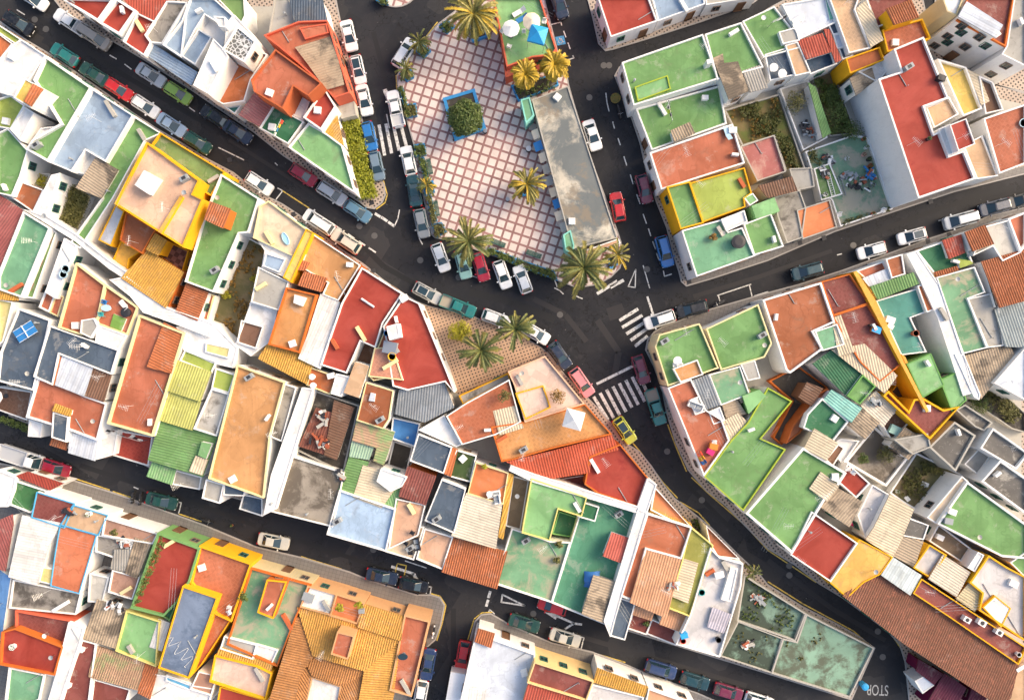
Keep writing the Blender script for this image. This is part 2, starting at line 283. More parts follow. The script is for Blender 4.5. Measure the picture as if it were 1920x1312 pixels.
# house outlines in the photo frame at their own heights: height, floor, wall, parapet : outline
HOUSES = """B house with three plain red roof terraces in a row along the upper left street
5.08 r w 1x.5 : 112 -4 216 -4 184 41 150 20
5.08 r w 1x.5 : 182 41 218 -4 256 20 224 66
4.90 r w .9x.25 : 230 78 257 24 290 40 273 66 283 80 270 104
B house with orange red striped roof deck behind the three red terraces
5.08 R~ w 0 : 226 -4 316 -4 287 40 254 21
B narrow house with weathered cream terrace and lime planter strip beside the grey blue roofs
4.85 k w .6 : 272 66 312 2 352 4 330 40 304 82 282 80
B rambling white house with grey blue roof decks and an open stairwell
4.62 b~ w .4 : 270 100 282 79 372 137 360 162
5.17 b w .8 : 304 84 350 6 340 108
5.17 b w .8 : 340 40 356 -4 400 -4 438 30 422 52 384 28 366 56 340 106 304 84
5.17 b w .8 : 338 104 372 54 397 70 366 122
4.15 w w 0 : 372 54 386 27 424 54 418 92 397 70
7.60 w w .2 : 362 160 400 72 420 92 428 106 390 176
7.80 w w .3 : 400 30 422 32 424 52 410 50
7.00 w w .2 : 424 52 440 28 480 70 470 84 444 50 420 92
B white block with a single grey pebble covered roof beside the orange terraces
7.50 P w .4x.35 : 416 93 445 49 480 78 458 117
B house with bright orange terraces and a small teal yard by the curving street pavement
4.39 O w .8 : 388 177 436 112 468 128 492 98 502 102 470 150 458 190 418 196
3.20 e w .9 : 417 198 434 170 462 186 440 214
B low house with green flat roof dotted with dark bins at the top edge
4.15 g2 w .5 : 404 -6 458 -4 460 30 452 46 432 24
B grey concrete shed roof next to the dark slate roof at the top edge
3.97 c c .3 : 514 -4 541 -4 553 42 503 64
B dark slate sheet roofed house with white side wall at the top edge
4.80 s~ w 0 : 541 -4 604 -4 614 39 552 43
B salmon walled house with ribbed grey roof and orange terrace facing the upper street
5.08 o S .9x.3 : 494 66 560 40 614 38 656 174 626 184 600 155 556 116 520 86
5.50 k~= S 0 : 552 88 624 66 646 160 612 170 578 122
5.45 o S .2 : 561 52 612 44 616 62 572 74
B tall house with peach orange flat roof and orange parapets behind the salmon house
7.60 o o .9x.3 : 470 150 516 92 604 156 578 180 550 162 530 204 476 172
B white house with small red deck, yellow tiled lean-to and narrow dark patio
4.24 w w .6 : 528 204 552 162 584 182 568 226
5.17 r w .7x.35 : 568 220 608 164 630 200 602 244
4.62 w w .2 : 582 188 604 164 622 186 606 200
4.15 Y^= w 0 : 606 250 632 216 646 274
B house with pink and grey striped sheet roof beside dark green terrace
4.43 K~ w 0 : 446 215 478 170 514 198 490 240
B house with dark green terrace hung with laundry lines above the corner
4.33 d w .7 : 486 240 513 197 570 228 540 270
B light green terraced corner house in front of the long clipped hedge
4.33 g4 w .7x.35 : 540 276 578 230 612 250 642 272 666 362 650 352
B low grey concrete lean-to beside the clipped hedge
2.60 c c .1 : 624 186 662 178 668 216 640 223
B lime trimmed house with small orange red deck at the left edge
4.99 l w .5 : -6 44 40 74 30 84 -6 60
4.99 O w .4 : -6 60 24 82 -6 118
B house with big plain white roof terrace near the upper left corner
5.26 w w .5 : 22 84 40 74 86 104 48 160 27 182 -6 172 -6 116
B house with bright green terrace, lime stair house and orange tiled awning
5.17 g w .9x.45 : 84 104 172 164 90 304 48 280 60 262 112 232 62 150
7.60 y w .3 : 46 147 86 168 56 202 25 183
8.00 O~ w 0 : 60 156 79 166 58 200 44 190
4.71 w w .7 : 66 168 90 176 74 210 58 202
4.43 w w .5 : 54 272 76 240 110 236 82 292
5.36 w w .4 : 18 242 45 200 64 212 38 264
B house with lime yellow terrace at the left edge below the white terrace
4.71 l w .6 : -6 186 18 178 46 198 20 242 -6 238
B house with large plain green roof touching the left edge, below the lime terrace
4.71 g w .6 : -6 250 14 240 52 282 38 330 22 368 -6 362
B long house with pale sky blue roof terrace along the upper left street
4.80 b w .8x.3 : 168 163 250 216 198 304 160 282 134 322 86 302
3.87 w w .5 : 132 322 158 276 184 292 176 330
B house with corrugated beige awning between pale blue and green terraces
4.90 k~ w 0 : 140 352 178 294 222 318 190 372
B house with green terrace and mint side wall beside the tall yellow house
4.43 g w .7x.3 : 196 306 250 217 304 250 272 264 212 372 150 466 130 456 190 372
B white corner house with stained red flat roof and green shuttered windows at the top
3.20 r A .6x.3 w : 1120 -6 1216 -6 1233 40 1145 70
B grey blue flat roofed shop with pale signs on its front, top edge
3.00 b A .4 : 1222 -6 1320 -6 1322 8 1234 40
B long pale grey block at the top edge beside the grey blue shop roof
3.00 c w .4 : 1322 -6 1420 -6 1324 10
B white corner house with long worn green roof and small mint lower deck
4.43 g w .7x.3 : 1166 117 1318 64 1348 148 1188 198
4.62 g4 l .3 : 1190 163 1252 141 1258 167 1196 190
2.60 k w .5 : 1272 145 1308 132 1314 150 1278 163
B green roofed house with rainbow laundry line on the street below the worn green roof
2.60 g w .7x.35 : 1192 204 1350 160 1363 232 1222 282
4.06 k~ w 0 : 1258 244 1294 228 1304 250 1264 266
2.00 n w .3 : 1298 236 1340 218 1344 230 1304 248
B brick red roofed house with cut corner skylight on the street right of the square
3.87 o A .8x.35 w : 1218 286 1374 232 1397 306 1240 356
1.60 n w .6 : 1318 312 1374 296 1380 310 1324 330
B green roofed house with two beige corrugated sheds, second from the upper crossing
4.43 g w .7x.3 : 1322 64 1390 42 1432 126 1345 150
4.90 k~= w 0 : 1337 108 1356 100 1358 118 1384 115 1403 172 1366 188
4.80 c~ w 0 : 1393 132 1426 121 1440 165 1406 174
B green roofed house with white trimmed end beside the pale blue deck, upper right
4.43 g w .6x.25 : 1392 40 1452 12 1482 50 1500 90 1432 108
4.90 c w .3 : 1460 60 1493 51 1500 76 1468 83
B pale icy blue roof terrace house with teal strip at the top edge
4.80 i w .5 : 1466 8 1550 -6 1568 42 1500 74
4.99 e w 0 : 1547 -6 1558 -6 1568 34 1556 38
B house with dark slate terrace holding two white tables, upper right
4.33 s w .5 : 1434 102 1474 90 1494 140 1444 152
4.62 t w .3 : 1472 85 1496 78 1521 136 1491 143
B house with bright red ribbed awning over a navy terrace
4.15 N w .4 : 1508 112 1560 96 1570 120 1519 140
4.90 R~ w 0 : 1497 75 1543 61 1559 98 1512 112
4.99 R~ w 0 : 1545 54 1556 54 1578 113 1566 119
4.62 s w .3 : 1550 40 1576 31 1584 60 1562 66
4.62 i w .2 : 1562 66 1584 60 1592 86 1570 92
4.43 s w .3 : 1572 90 1595 86 1600 105 1580 112
B house with mottled tan tiled terrace and white glazed gallery at the top edge
5.08 t# w .7 : 1554 -6 1612 -6 1604 18 1634 90 1592 100
5.45 C~ w 0 : 1606 16 1628 -4 1656 76 1632 90
B house with wine tiled floor and rust tiled shed at the top edge
5.08 m# w .6 : 1622 -6 1712 -6 1700 32 1660 46 1644 52
7.40 O^ Y .0 : 1662 16 1710 -2 1722 34 1675 48
B ochre walled house with orange tiled terrace under the rust tiled shed
5.17 o# Y .9x.3 : 1654 56 1730 35 1746 72 1664 98
4.71 O Y .8x.25 : 1586 110 1650 88 1659 112 1594 138
4.62 k~= w 0 : 1594 146 1636 126 1642 150 1606 180
4.43 w w .4 : 1608 134 1636 124 1660 110 1668 128 1650 150 1640 152
B tall white house with big crimson L shaped roof and sheer blank side wall
7.20 r A .7x.35 w : 1647 148 1690 134 1676 92 1732 69 1779 184 1734 200 1752 251 1762 246 1780 292 1808 282 1830 335 1722 372
8.60 r A .4x.2 w : 1781 234 1812 222 1829 270 1797 283
7.60 w w .1 : 1759 242 1782 232 1800 284 1778 292
B cream house with small beige terrace tucked beside the crimson L shaped roof
5.26 t w .7 : 1736 200 1780 182 1798 214 1752 240
4.71 t w .4 : 1806 272 1842 254 1872 330 1832 336
B cream house with yellow stained passage and cream ribbed sheet roof, right side
4.43 y w .8x.35 : 1758 110 1812 126 1842 204 1806 218
4.90 C~= w 0 : 1814 128 1838 140 1856 190 1840 198
4.52 n w .8 : 1836 142 1862 154 1882 206 1848 214
B house with wide brick orange terrace at the right edge
4.90 o# w .8x.35 : 1844 222 1926 194 1926 306 1874 326
B tall white building with rows of windows and a bluish glass awning, upper right corner
7.00 m# A .6x.3 O : 1794 38 1816 -6 1902 -6 1886 88
8.00 i~ w 0 : 1798 30 1814 2 1880 48 1866 72
7.00 c A .5 : 1888 86 1902 -6 1926 -6 1926 126 1878 102
B cream apartment block with small windows at the top edge, upper right
7.00 w Y2 .5 : 1766 -6 1808 -6 1794 30 1776 22
B house with small rust coloured roof beside a planted white yard near the left edge
4.15 o2 w .3 : 36 339 82 356 62 398 18 368
1.20 w w .5 : 34 336 56 322 94 326 82 358
4.80 w w .1 : 81 358 96 328 112 324 86 408 60 398
B overgrown walled garden plot full of olive green scrub on the left side
1.00 v w .6x.3 y3 : 104 326 168 368 138 440 86 406
B house with dark red ribbed sheet roof touching the left edge
4.71 M~ w 0 : -6 362 42 394 0 506 -6 506
B house with long mint green terrace and white side parapets near the left edge
4.62 g3 w .9x.35 : 43 396 94 427 40 558 -6 542 -6 518
4.80 Y^ w 0 : -6 544 34 552 33 564 -6 562
B narrow half ruined house with green strip and bare rubble floor
3.97 g2 w .5 : 96 428 106 436 62 560 44 556
1.60 n w .2 : 104 434 124 446 80 566 60 560
B white house with round tubs in a slot of a patio, left side
4.90 w w .2 : 120 446 144 460 104 560 84 548
3.00 n w .4 : 143 462 150 468 118 556 104 552
B pair of small orange tiled terraces divided by a white wall, left side
3.97 o w .4x.35 : 84 546 104 552 92 586 72 576
3.97 o w .4x.25 y3 : 104 552 120 556 108 594 92 586
B yellow house with big peach roof terrace, white box and yellow tiled rear roof
4.43 g2 Y .8x.3 : 300 248 422 322 396 368 330 330 270 290
7.00 p Y .8x.35 : 275 266 374 338 362 364 381 373 343 464 214 382
7.50 Y Y 0 : 338 366 343 370 302 438 296 434
4.71 o2 O .4x.25 : 236 398 292 430 266 476 224 450
4.90 Y^ Y 0 : 290 436 312 450 297 480 274 468
4.52 Y^ O 0 : 274 468 344 510 314 578 230 522
2.40 x# Y .3 : 310 450 354 470 342 510 296 480
3.20 Y Y .3 : 226 452 264 472 242 486 236 524 204 504
4.15 h Y .2 : 216 384 233 396 208 462 184 450
8.20 w w 0 : 270 319 298 334 278 364 252 347
B house with bright green terrace and small orange tiled shed facing the long street
4.71 g w .8x.35 : 414 326 486 372 466 436 448 438 400 548 346 528 384 400
7.20 O^ O 0 : 393 377 432 391 419 429 383 412
B house with orange tiled roof set between white walls below the bright green terrace
4.62 O^= w 0 : 348 531 390 548 372 602 331 585
3.00 o w .4 y3 : 388 548 402 554 387 607 372 602
B long tall white gable wall house stepping across the middle of the left block
4.40 w w .2 : 330 612 400 606 446 652 436 690 396 680 344 656
4.63 y2 w .2 : 386 642 432 652 428 672 384 660
4.70 w w .3 : 42 392 60 396 90 406 142 438 208 490 252 518 244 530 204 504 140 452 88 420
4.85 w w .2 : 204 524 238 518 312 576 400 606 392 632 340 612 268 586 244 556
B house with shabby walled garden, grey path and dry bushes, left of centre
1.20 v o .8x.3 w : 450 437 512 470 492 520 470 570 484 584 440 644 386 620
4.62 w w .4 : 480 446 556 484 538 522 490 502 496 470
5.08 b w .3 : 498 474 536 486 523 511 492 499
4.90 c w .3 : 484 500 542 528 522 582 470 566
4.06 w w .4 : 470 566 520 582 508 640 470 668 440 646 452 618
4.24 n w .5 : 452 600 494 612 480 654 444 642
B brick orange terraced house with narrow stair hood, left side
4.71 o w .8x.35 y3 : 142 492 197 534 184 596 152 628 108 614
5.26 c w .2 : 152 600 176 596 184 612 170 634 150 624
B terrace house with pale tables, blue chairs and a bright green mat
4.62 o w .8x.3 y3 : 197 534 258 576 238 628 178 606
4.85 f w 0 : 213 588 237 598 227 621 206 612
B house with dark slate roof holding a blue table tennis table
4.43 s w .6x.3 : 34 578 94 600 62 732 -6 714 0 660
B house with wide slate roof and a tangle of white aerials, left side
4.71 s w .6x.25 : 92 610 222 656 208 702 110 664 98 722 62 706
4.90 w w .2 : 182 608 238 628 222 656 178 642
B cream edged house with purple flowers on its roof at the left edge
4.33 y2 w .6 : -6 560 24 566 6 640 -6 650
B brick terrace house with half its roof under an orange ribbed canopy
4.71 o w .9x.4 y3 : 260 590 346 624 318 716 286 818 200 794
5.08 O~= w 0 : 306 604 346 624 322 700 276 688
B house with creamy peach terrace and small blue paddling pool by the long street
4.80 p2 w .7x.3 y3 : 486 386 503 376 576 430 552 482 474 446
5.26 y Y .3 : 574 428 588 436 546 530 530 520 548 482
B house with tan corner terrace and orange tiled shed on the outer bend
4.43 t2 O .6x.25 w : 586 438 676 497 634 564 604 552 614 530 562 500
5.36 O^ O 0 : 570 508 613 521 602 548 558 535
5.08 O^ Y 0 : 561 486 580 492 572 508 556 506
B narrow orange house with long golden terrace and yellow tiled end roof
4.90 t3 O .9x.35 : 536 538 594 552 562 662 502 646
4.62 Y^ Y 0 : 504 640 592 668 576 720 484 672
5.50 w w 0 : 552 552 574 558 566 574 550 568
B house under a translucent white sheet roof beside the big red roofs
4.71 W~ w 0 : 600 550 637 566 602 692 560 672 576 630
B house with crimson roof crossed by laundry wires on the outer bend
4.80 r w .7x.3 : 678 501 755 550 718 606 704 652 676 640 650 700 600 684 640 568
2.00 n w .5 : 672 636 704 650 680 748 636 728 650 700
B pointed house with crimson roof and white windowed wall facing the small palm plaza
4.90 r w .7x.3 : 757 554 786 568 836 690 852 736 834 716 764 732 736 724 724 640 718 612
4.62 o# w .5 y3 : 722 616 756 704 700 714 688 702
7.20 w w .1 : 724 612 746 606 750 632 730 638
B yellow fronted house with lime and green roof decks on the street right of the square
4.43 g Y .7x.3 : 1250 350 1294 340 1320 418 1276 430
4.43 l Y .6x.25 : 1293 343 1396 314 1410 362 1396 372 1398 388 1342 408 1318 417
2.00 n w .5 : 1334 394 1386 376 1390 388 1340 407
4.90 w w .3 : 1352 411 1396 394 1402 416 1362 434
4.62 g4 w .1 : 1394 370 1412 362 1422 376 1406 386
B white corner house with mint roof and a rusty orange stain, at the central crossing
4.52 g3 A .6x.3 w : 1278 432 1354 411 1366 434 1392 426 1416 480 1306 519
B house with plain green roof and pale mint shed beside the rust stained corner roof
4.52 g w .6x.3 : 1394 420 1446 400 1470 462 1414 479
4.99 g4 g4 0 : 1409 386 1452 370 1462 396 1418 410
B bare concrete ruin with white flaked paint and a dark rusty ribbed shed
3.00 k c .3 : 1452 369 1500 356 1512 390 1504 446 1476 456 1458 405
4.15 n~ c 0 : 1422 348 1486 330 1496 358 1440 372
2.40 c c .4 : 1480 316 1522 314 1528 350 1492 358
B low house with flaking bright orange flat roof above the right hand street
3.00 O2 c .35x.25 : 1494 394 1556 374 1570 426 1505 449
B cluttered backyard with stained green paving full of pots and scrap
1.00 g9 w .8x.3 : 1510 284 1602 252 1628 258 1674 392 1576 425 1560 376 1532 352
1.80 g2 w .2 : 1526 316 1556 306 1580 364 1540 376
B pale blue walled yard with a shrub, a grey path and a long green sheet roof
1.00 c w .6 : 1462 166 1516 150 1552 258 1506 282
3.00 g~ w 0 : 1516 154 1530 162 1558 250 1542 260
B bushy back garden between the green sheet roof and the sheer white wall
0.60 v c .5 : 1524 146 1562 132 1580 180 1606 250 1556 256
B wild garden plot covered with orange weeds in the upper right block
0.60 v2 c .7x.35 : 1358 206 1462 176 1514 326 1478 336 1452 256 1392 274
B low house with faded pink roof deck beside the wild garden plot
2.60 K c .6x.25 : 1388 274 1452 253 1474 322 1420 340
B house with wide orange flat roof with white rims facing the right hand street
4.62 o2 w .7x.4 w : 1430 562 1540 529 1566 604 1526 622 1544 654 1482 700 1474 694
B house with wine red tiled terraces and cream ribbed strip behind a yellow wall
4.43 m# O .8 : 1540 528 1594 513 1632 568 1562 592
4.43 m# O .7 : 1560 592 1628 570 1694 680 1650 716 1612 678
4.80 C~ w 0 : 1560 596 1578 590 1602 660 1572 668
4.71 g3 w .5 : 1528 621 1570 607 1584 646 1542 658
B house behind the tall yellow wall, with bright green ribbed roof and green yard
3.87 o w .4 : 1606 508 1656 490 1664 505 1622 522
4.62 i~ w 0 : 1618 522 1664 503 1674 526 1634 542
4.62 o2 w .4 : 1661 486 1692 476 1698 514 1672 522
4.90 g~ w 0 : 1632 537 1714 510 1724 532 1646 562
3.97 e w .4 : 1642 564 1722 540 1740 584 1708 596 1738 660 1690 666
4.62 O w .2 : 1720 536 1736 531 1753 580 1738 586
5.15 Y Y 0 : 1600 510 1606 508 1644 566 1694 676 1742 770 1737 773
B long blind white walled house dividing two green yards, right side
4.85 w w .1 : 1700 476 1719 470 1763 536 1807 660 1827 736 1806 742 1758 596 1724 522
B house with dark green terrace, red ribbed shed and thin orange tiled strip
3.87 d w .7x.3 : 1718 470 1806 440 1824 492 1756 518
4.71 R~ w 0 : 1768 450 1804 439 1810 474 1780 486
4.33 l w 0 : 1796 485 1820 489 1826 494 1800 503
4.43 O^ Y 0 : 1752 510 1796 498 1799 506 1756 521
B house with grey terrace, green aerial base and orange tiled corner hut
4.80 c2 w .7x.3 : 1848 424 1892 412 1914 474 1880 490 1862 462 1824 480
5.36 O^ w 0 : 1810 435 1848 421 1862 458 1822 472
B house with tan corner deck at the right edge beside the grey terrace
4.80 o w .8x.4 : 1890 410 1926 396 1926 456 1914 474
B house with very large orange ribbed roof at the right edge
5.08 O^ w 0 : 1841 490 1926 466 1926 562 1868 578
B house with peeling mint terrace beside the very large orange ribbed roof
4.62 g5 w .6x.25 : 1756 520 1828 500 1848 548 1816 560 1852 652 1804 664
4.43 c w .5 : 1814 560 1866 548 1874 576 1884 648 1852 652
B house with blue grey sheet roof carrying a dark round water stain, right edge
4.80 c3~ w 0 : 1866 580 1926 562 1926 652 1884 650
B house with pale blue glazed roof, wooden deck and brick terraces above the lower street
4.90 i~ w 0 : 115 667 173 690 158 743 103 722
4.80 O~ w 0 : 109 667 116 669 104 723 97 720
4.80 n~ w 0 : 172 689 208 702 195 753 157 742
4.33 o A .7x.35 : 70 708 128 728 160 742 200 756 182 826 128 806 48 782
4.99 Y^ w 0 : 102 756 134 768 131 781 97 770
4.71 s w .2 : 99 772 128 781 124 829 96 820
3.20 O^ w 0 : 96 820 127 828 124 844 92 834
3.87 i~ w 0 : 131 811 182 822 178 864 127 849
3.00 w w .5 : 54 786 80 794 76 820 52 818
2.60 w w .3 : 180 822 222 806 214 852 180 862
B low wooden deck terrace with a white parasol at the left edge
1.20 n# w .3 : -6 724 60 734 50 788 -6 768
B low dark red patio with hanging laundry beside the green sheet roofs
1.60 r# w .5 : 206 804 286 818 278 874 212 854
B house covered in lime and green ribbed sheet roofs above the lower street
4.90 l3~ w 0 : 328 674 396 697 376 753 308 731
4.62 l3~ w 0 : 310 731 376 753 361 807 293 786
4.33 g~= w .2 : 299 789 408 816 381 894 278 862
3.87 g4~ w 0 : 284 866 329 880 322 909 274 893
4.90 g4 w 0 : 378 828 397 832 386 860 371 853
4.80 C~ w 0 : 366 854 389 862 379 891 354 883
4.43 l w .5 : 346 656 406 678 396 700 336 676
4.52 l w .3 : 404 690 441 702 429 737 396 727
4.33 c w .8x.3 : 396 728 430 738 406 818 362 804
3.00 c w .4 : 326 880 378 894 374 918 322 908
B house with long golden tan roof and white side wall above the lower street
4.90 t2 w .8x.3 y3 : 444 684 534 716 506 818 494 934 390 897
4.62 k w .4 : 530 718 556 726 528 828 504 818
5.00 w w .2 : 566 726 588 729 518 954 494 966 508 890
4.33 c A .5 : 386 898 420 908 412 944 378 934
4.43 s w .3 : 420 896 462 900 458 930 418 928
2.80 s w .4 : 456 926 492 934 492 968 448 954
B house with small red orange terrace and two white round stools
4.33 O w .6 y3 : 582 688 632 706 619 740 574 722
5.26 t w .0 : 666 678 692 686 673 746 644 736
4.90 w w .3 : 630 700 656 706 640 744 620 738
B roofless ruined house with broken brown tiles and a black hole
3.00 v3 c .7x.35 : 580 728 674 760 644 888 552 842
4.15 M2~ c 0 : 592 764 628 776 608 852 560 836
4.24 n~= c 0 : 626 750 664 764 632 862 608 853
B bare rough concrete roof with a red stain beside the ruined house
4.43 k2 w .5x.25 : 533 850 646 886 624 988 503 958
B house with rust brown hipped roof and a single skylight, left of centre
4.99 o2 w .2 y3 : 686 716 738 732 730 786 718 804 668 788
5.26 i w 0 : 695 736 704 738 702 753 691 751
B house with pinkish orange tiled wedge roof beside the pointed crimson roof
5.26 K3# w .2 y3 : 702 652 736 650 756 713 690 706
B house with dark slate sheet roof and jagged shadow behind the pointed crimson roof
4.80 s2~ w .2 : 748 730 772 732 832 716 852 764 796 792 740 776
4.40 W w .4 : 784 806 832 778 866 833 856 838
B house with pink and green ribbed sheets patched together, centre left
4.62 K2~= w 0 : 668 788 740 810 720 872 700 864 706 840 660 826
4.43 G2~ w 0 : 660 824 702 836 692 862 654 856
4.33 g~= w 0 : 654 856 692 866 664 928 634 918
4.43 C~= w 0 : 680 872 712 880 740 918 716 952 662 932
4.33 g4~ w 0 : 722 914 756 902 741 962 711 950
4.90 w w .3 : 714 878 764 894 754 912 732 922 706 902
B house with light sky blue terrace on the lower street below the patched sheets
4.43 b2 w .7x.3 : 636 918 742 954 724 1034 612 1002
B house with vivid blue laundry patio beside a dark courtyard
3.00 B w .7 : 736 782 788 794 778 838 732 822
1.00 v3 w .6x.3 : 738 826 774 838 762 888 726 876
B house with glossy slate blue roof in the middle of the lower block
4.71 s w .5 : 784 813 848 838 832 888 768 864
B house with wine red ribbed roof beside the slate blue roofs
4.71 m~ O 0 : 764 874 818 893 798 947 747 930
4.24 p3 w .5 : 742 934 798 946 784 1004 728 1030
B long narrow house with dark slate terrace and pale rear patch
4.62 s w .4 : 828 898 874 916 852 1000 796 976
B small house with dark green mat patio edged by orange tiles
3.97 d2 w .5 : 856 843 894 854 882 904 838 892
4.33 O~ w 0 : 846 838 859 842 846 894 832 888
B house with orange terrace, white sofa set and cream striped pergola roof
4.33 O2 w .6 y3 : 892 866 954 886 944 946 876 926
4.71 C2~= w 0 : 874 924 942 946 930 1028 846 1004
4.52 Y~ w 0 : 954 886 964 890 944 1010 934 1006
B peach pink terraced house with yellow rims and a dry brown bush by the palm plaza
4.80 p4 p .7x.3 : 952 696 1022 667 1097 757 984 792 964 722
4.99 p4 Y .4x.3 : 966 737 1019 722 1033 764 985 787
4.85 o3# w .6x.25 : 873 756 955 711 977 791 930 815 866 834 836 780
3.00 c Y .5x.25 : 860 742 954 699 956 712 868 758
B house with burnt orange terraces and a white canvas gazebo on the narrowing street
4.62 t3# O .8x.3 : 920 800 984 790 1097 757 1148 814 1032 842 962 862 940 866
4.99 C~ w 0 : 924 770 966 760 982 802 936 816
B house with orange red sheet roof and crimson terrace in a wedge on the narrowing street
4.63 O4~ S 0 : 948 866 1034 845 1148 815 1161 843 1109 857 1106 886 1036 897 1000 888
4.24 r O .8x.3 : 1105 856 1163 832 1217 897 1197 951 1122 926 1096 908
4.71 w w .2 : 1214 896 1232 908 1212 966 1194 952
4.80 w w .2 : 958 872 1002 888 1200 950 1196 962 1000 904 954 882
2.00 m w .3 : 1040 900 1108 888 1098 908 1120 928
B tiny triangular house with orange terrace and yellow tiles at the wedge tip
3.97 O2 w .7x.25 : 1228 912 1296 988 1258 976 1220 956
4.06 Y^ Y 0 : 1220 950 1296 980 1300 992 1218 960
B cream walled corner house with green terrace and a tan box by the zebra crossing
4.62 g A2 .7x.3 y3 : 1228 650 1236 627 1312 606 1348 690 1252 724
5.17 t2 w .5x.25 : 1262 691 1308 674 1319 702 1276 717
B house with two tone green terrace between the cream corner and the wide orange roof
4.62 g w .7x.3 y3 : 1324 616 1422 570 1448 644 1434 670 1352 694
B house with brick red terrace of toys and laundry, blue grey sheet and mossy roof
4.62 o w .7x.3 : 1252 727 1296 710 1324 768 1354 786 1368 826 1320 893
4.90 s2~ w 0 : 1298 713 1330 701 1351 759 1318 770
4.62 g5 w .3 : 1329 702 1388 686 1406 739 1352 760
4.80 c w .1 : 1388 682 1416 675 1426 709 1402 714
4.71 k~= w 0 : 1380 736 1406 728 1412 746 1390 756
4.52 k~= w 0 : 1354 757 1384 750 1400 776 1362 784
4.71 C~ w 0 : 1350 792 1384 774 1402 790 1368 828
4.90 w w .2 : 1292 750 1312 742 1322 772 1304 778
4.62 i w .2 : 1328 772 1350 762 1360 788 1338 796
B house with two stepped plain green terraces along the bend, below the toy terrace
4.62 g w .6x.3 l : 1440 726 1486 752 1428 822 1474 842 1394 958 1320 893 1372 824 1402 792
5.08 g4 g .0 : 1392 742 1424 730 1436 742 1404 776
B house with sunken dark patio and long rust red walkway, right of the bend
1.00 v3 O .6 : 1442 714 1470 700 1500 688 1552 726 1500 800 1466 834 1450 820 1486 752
3.20 o2 o2 .5 : 1474 832 1486 800 1534 738 1552 728 1556 736 1500 812
4.15 n~ n 0 : 1498 744 1514 716 1544 728 1522 762
B house with big plain green terrace and cream hut, along the lower bend
4.62 g w .7x.5 : 1398 962 1506 838 1588 886 1570 914 1548 936 1486 1038
4.99 C~ C 0 : 1518 916 1540 884 1574 911 1550 940
5.08 C~ C 0 : 1507 842 1528 803 1571 830 1550 864
B house with dark green sunken terrace and turquoise sheet roof, right side
4.24 d w .7x.3 : 1514 776 1542 746 1592 790 1562 828 1506 802
4.71 e2~ w 0 : 1544 750 1560 730 1616 765 1596 792
B house with bottle green ribbed terrace and antenna, behind the wide orange roof
4.24 d~ w .5 : 1524 682 1560 656 1619 702 1588 744
4.52 g w .7x.3 g : 1618 702 1643 724 1613 758 1588 742
B house with cream ribbed sheet roof and pale patio sheets beside the brick walkway
4.62 C~ w 0 : 1560 656 1622 644 1682 704 1658 738 1618 703
4.43 C2~ w 0 : 1615 761 1643 732 1681 768 1655 802
4.62 k~ w 0 : 1588 796 1616 764 1650 792 1622 824
3.00 n w .4 : 1650 790 1682 770 1706 792 1672 826
B house with brick red deck round a deep pit, framed by ochre walls
4.62 m# Y .7x.4 : 1704 770 1714 748 1732 746 1770 768 1800 762 1744 824 1656 742 1666 732
1.20 v3 Y .5 : 1670 734 1690 712 1714 746 1704 768
4.80 Y Y 0 : 1690 664 1697 668 1734 744 1726 744
B house with two smooth mint green flat roofs stepping down beside ochre wall
4.99 g4 g .1 : 1700 682 1746 662 1771 722 1730 746
4.71 g4 g .2 : 1762 712 1796 697 1813 750 1786 774
B house with grey brown ribbed roof patched with moss, right edge
4.62 k~ w 0 : 1806 668 1892 644 1906 668 1838 748 1818 716
4.85 w w .2 : 1790 664 1808 664 1839 740 1836 750 1826 744
B pale blue white walled building with icy flat roof at the right edge
5.17 i w .4 : 1864 718 1926 648 1926 752
B dark planted garden plot below the icy flat roof, right edge
0.80 v3 c .7 : 1808 752 1860 716 1926 776 1926 812 1898 804 1836 762
B raw concrete house with dark flat roofs and no paint, right side
3.97 k3 c .7x.3 : 1792 768 1810 758 1862 792 1846 808 1828 800
4.24 k3 c .7x.4 : 1742 838 1790 790 1830 816 1792 884
4.62 c c .4 : 1676 824 1740 812 1746 838 1712 852
3.00 c w .4 : 1808 870 1840 836 1862 850 1834 890
B house with near upper black mottled flat roof at the right edge
4.62 k3 w .8x.35 : 1838 840 1862 802 1930 850 1906 880
B house with lower black mottled flat roof and lichen spots, right edge
4.62 k3 w .8x.4 : 1840 902 1876 862 1930 900 1930 968
B rough gravel courtyard house with two shrubs and a white rear wall
1.60 k2 w .7x.5 : 1584 866 1640 798 1684 838 1706 856 1662 912
4.24 k~= w 0 : 1670 836 1698 800 1732 824 1704 862
B small house with raspberry red deck and white garden chairs, right side
4.15 r w .5x.3 : 1570 902 1590 868 1632 906 1606 934
B unkempt walled garden with weeds, pale slabs and cream side wall
0.80 v w .7x.35 : 1668 924 1718 848 1806 890 1742 970 1694 942
4.33 p2 w .3 : 1738 970 1804 892 1816 902 1760 984
B small white patio house with brown lean-to between green terraces
2.60 w w .6 : 1556 836 1576 822 1612 826 1580 872
3.00 n w .3 : 1548 862 1572 832 1584 840 1562 874
B white house with red striped street awning and dark green terrace, lower left
3.10 d3 w .6x.25 : 26 900 88 920 58 962 16 946
3.38 w w .3 : -6 880 30 894 26 920 14 950 -6 950
3.38 r~ w 0 : 26 893 50 884 120 906 94 919
3.59 M~ w 0 : -6 976 22 964 24 984 12 1070 -6 1064
B white house with sky blue trims, wine tiled terrace and white ribbed sheet roof, lower left
3.73 m# A .35x.16 a : 68 922 140 944 120 990 58 970
3.73 t A .35x.16 a : 136 946 202 966 184 1004 112 984
3.88 W~= w 0 : 40 966 112 980 104 1000 92 1022 72 1096 18 1080
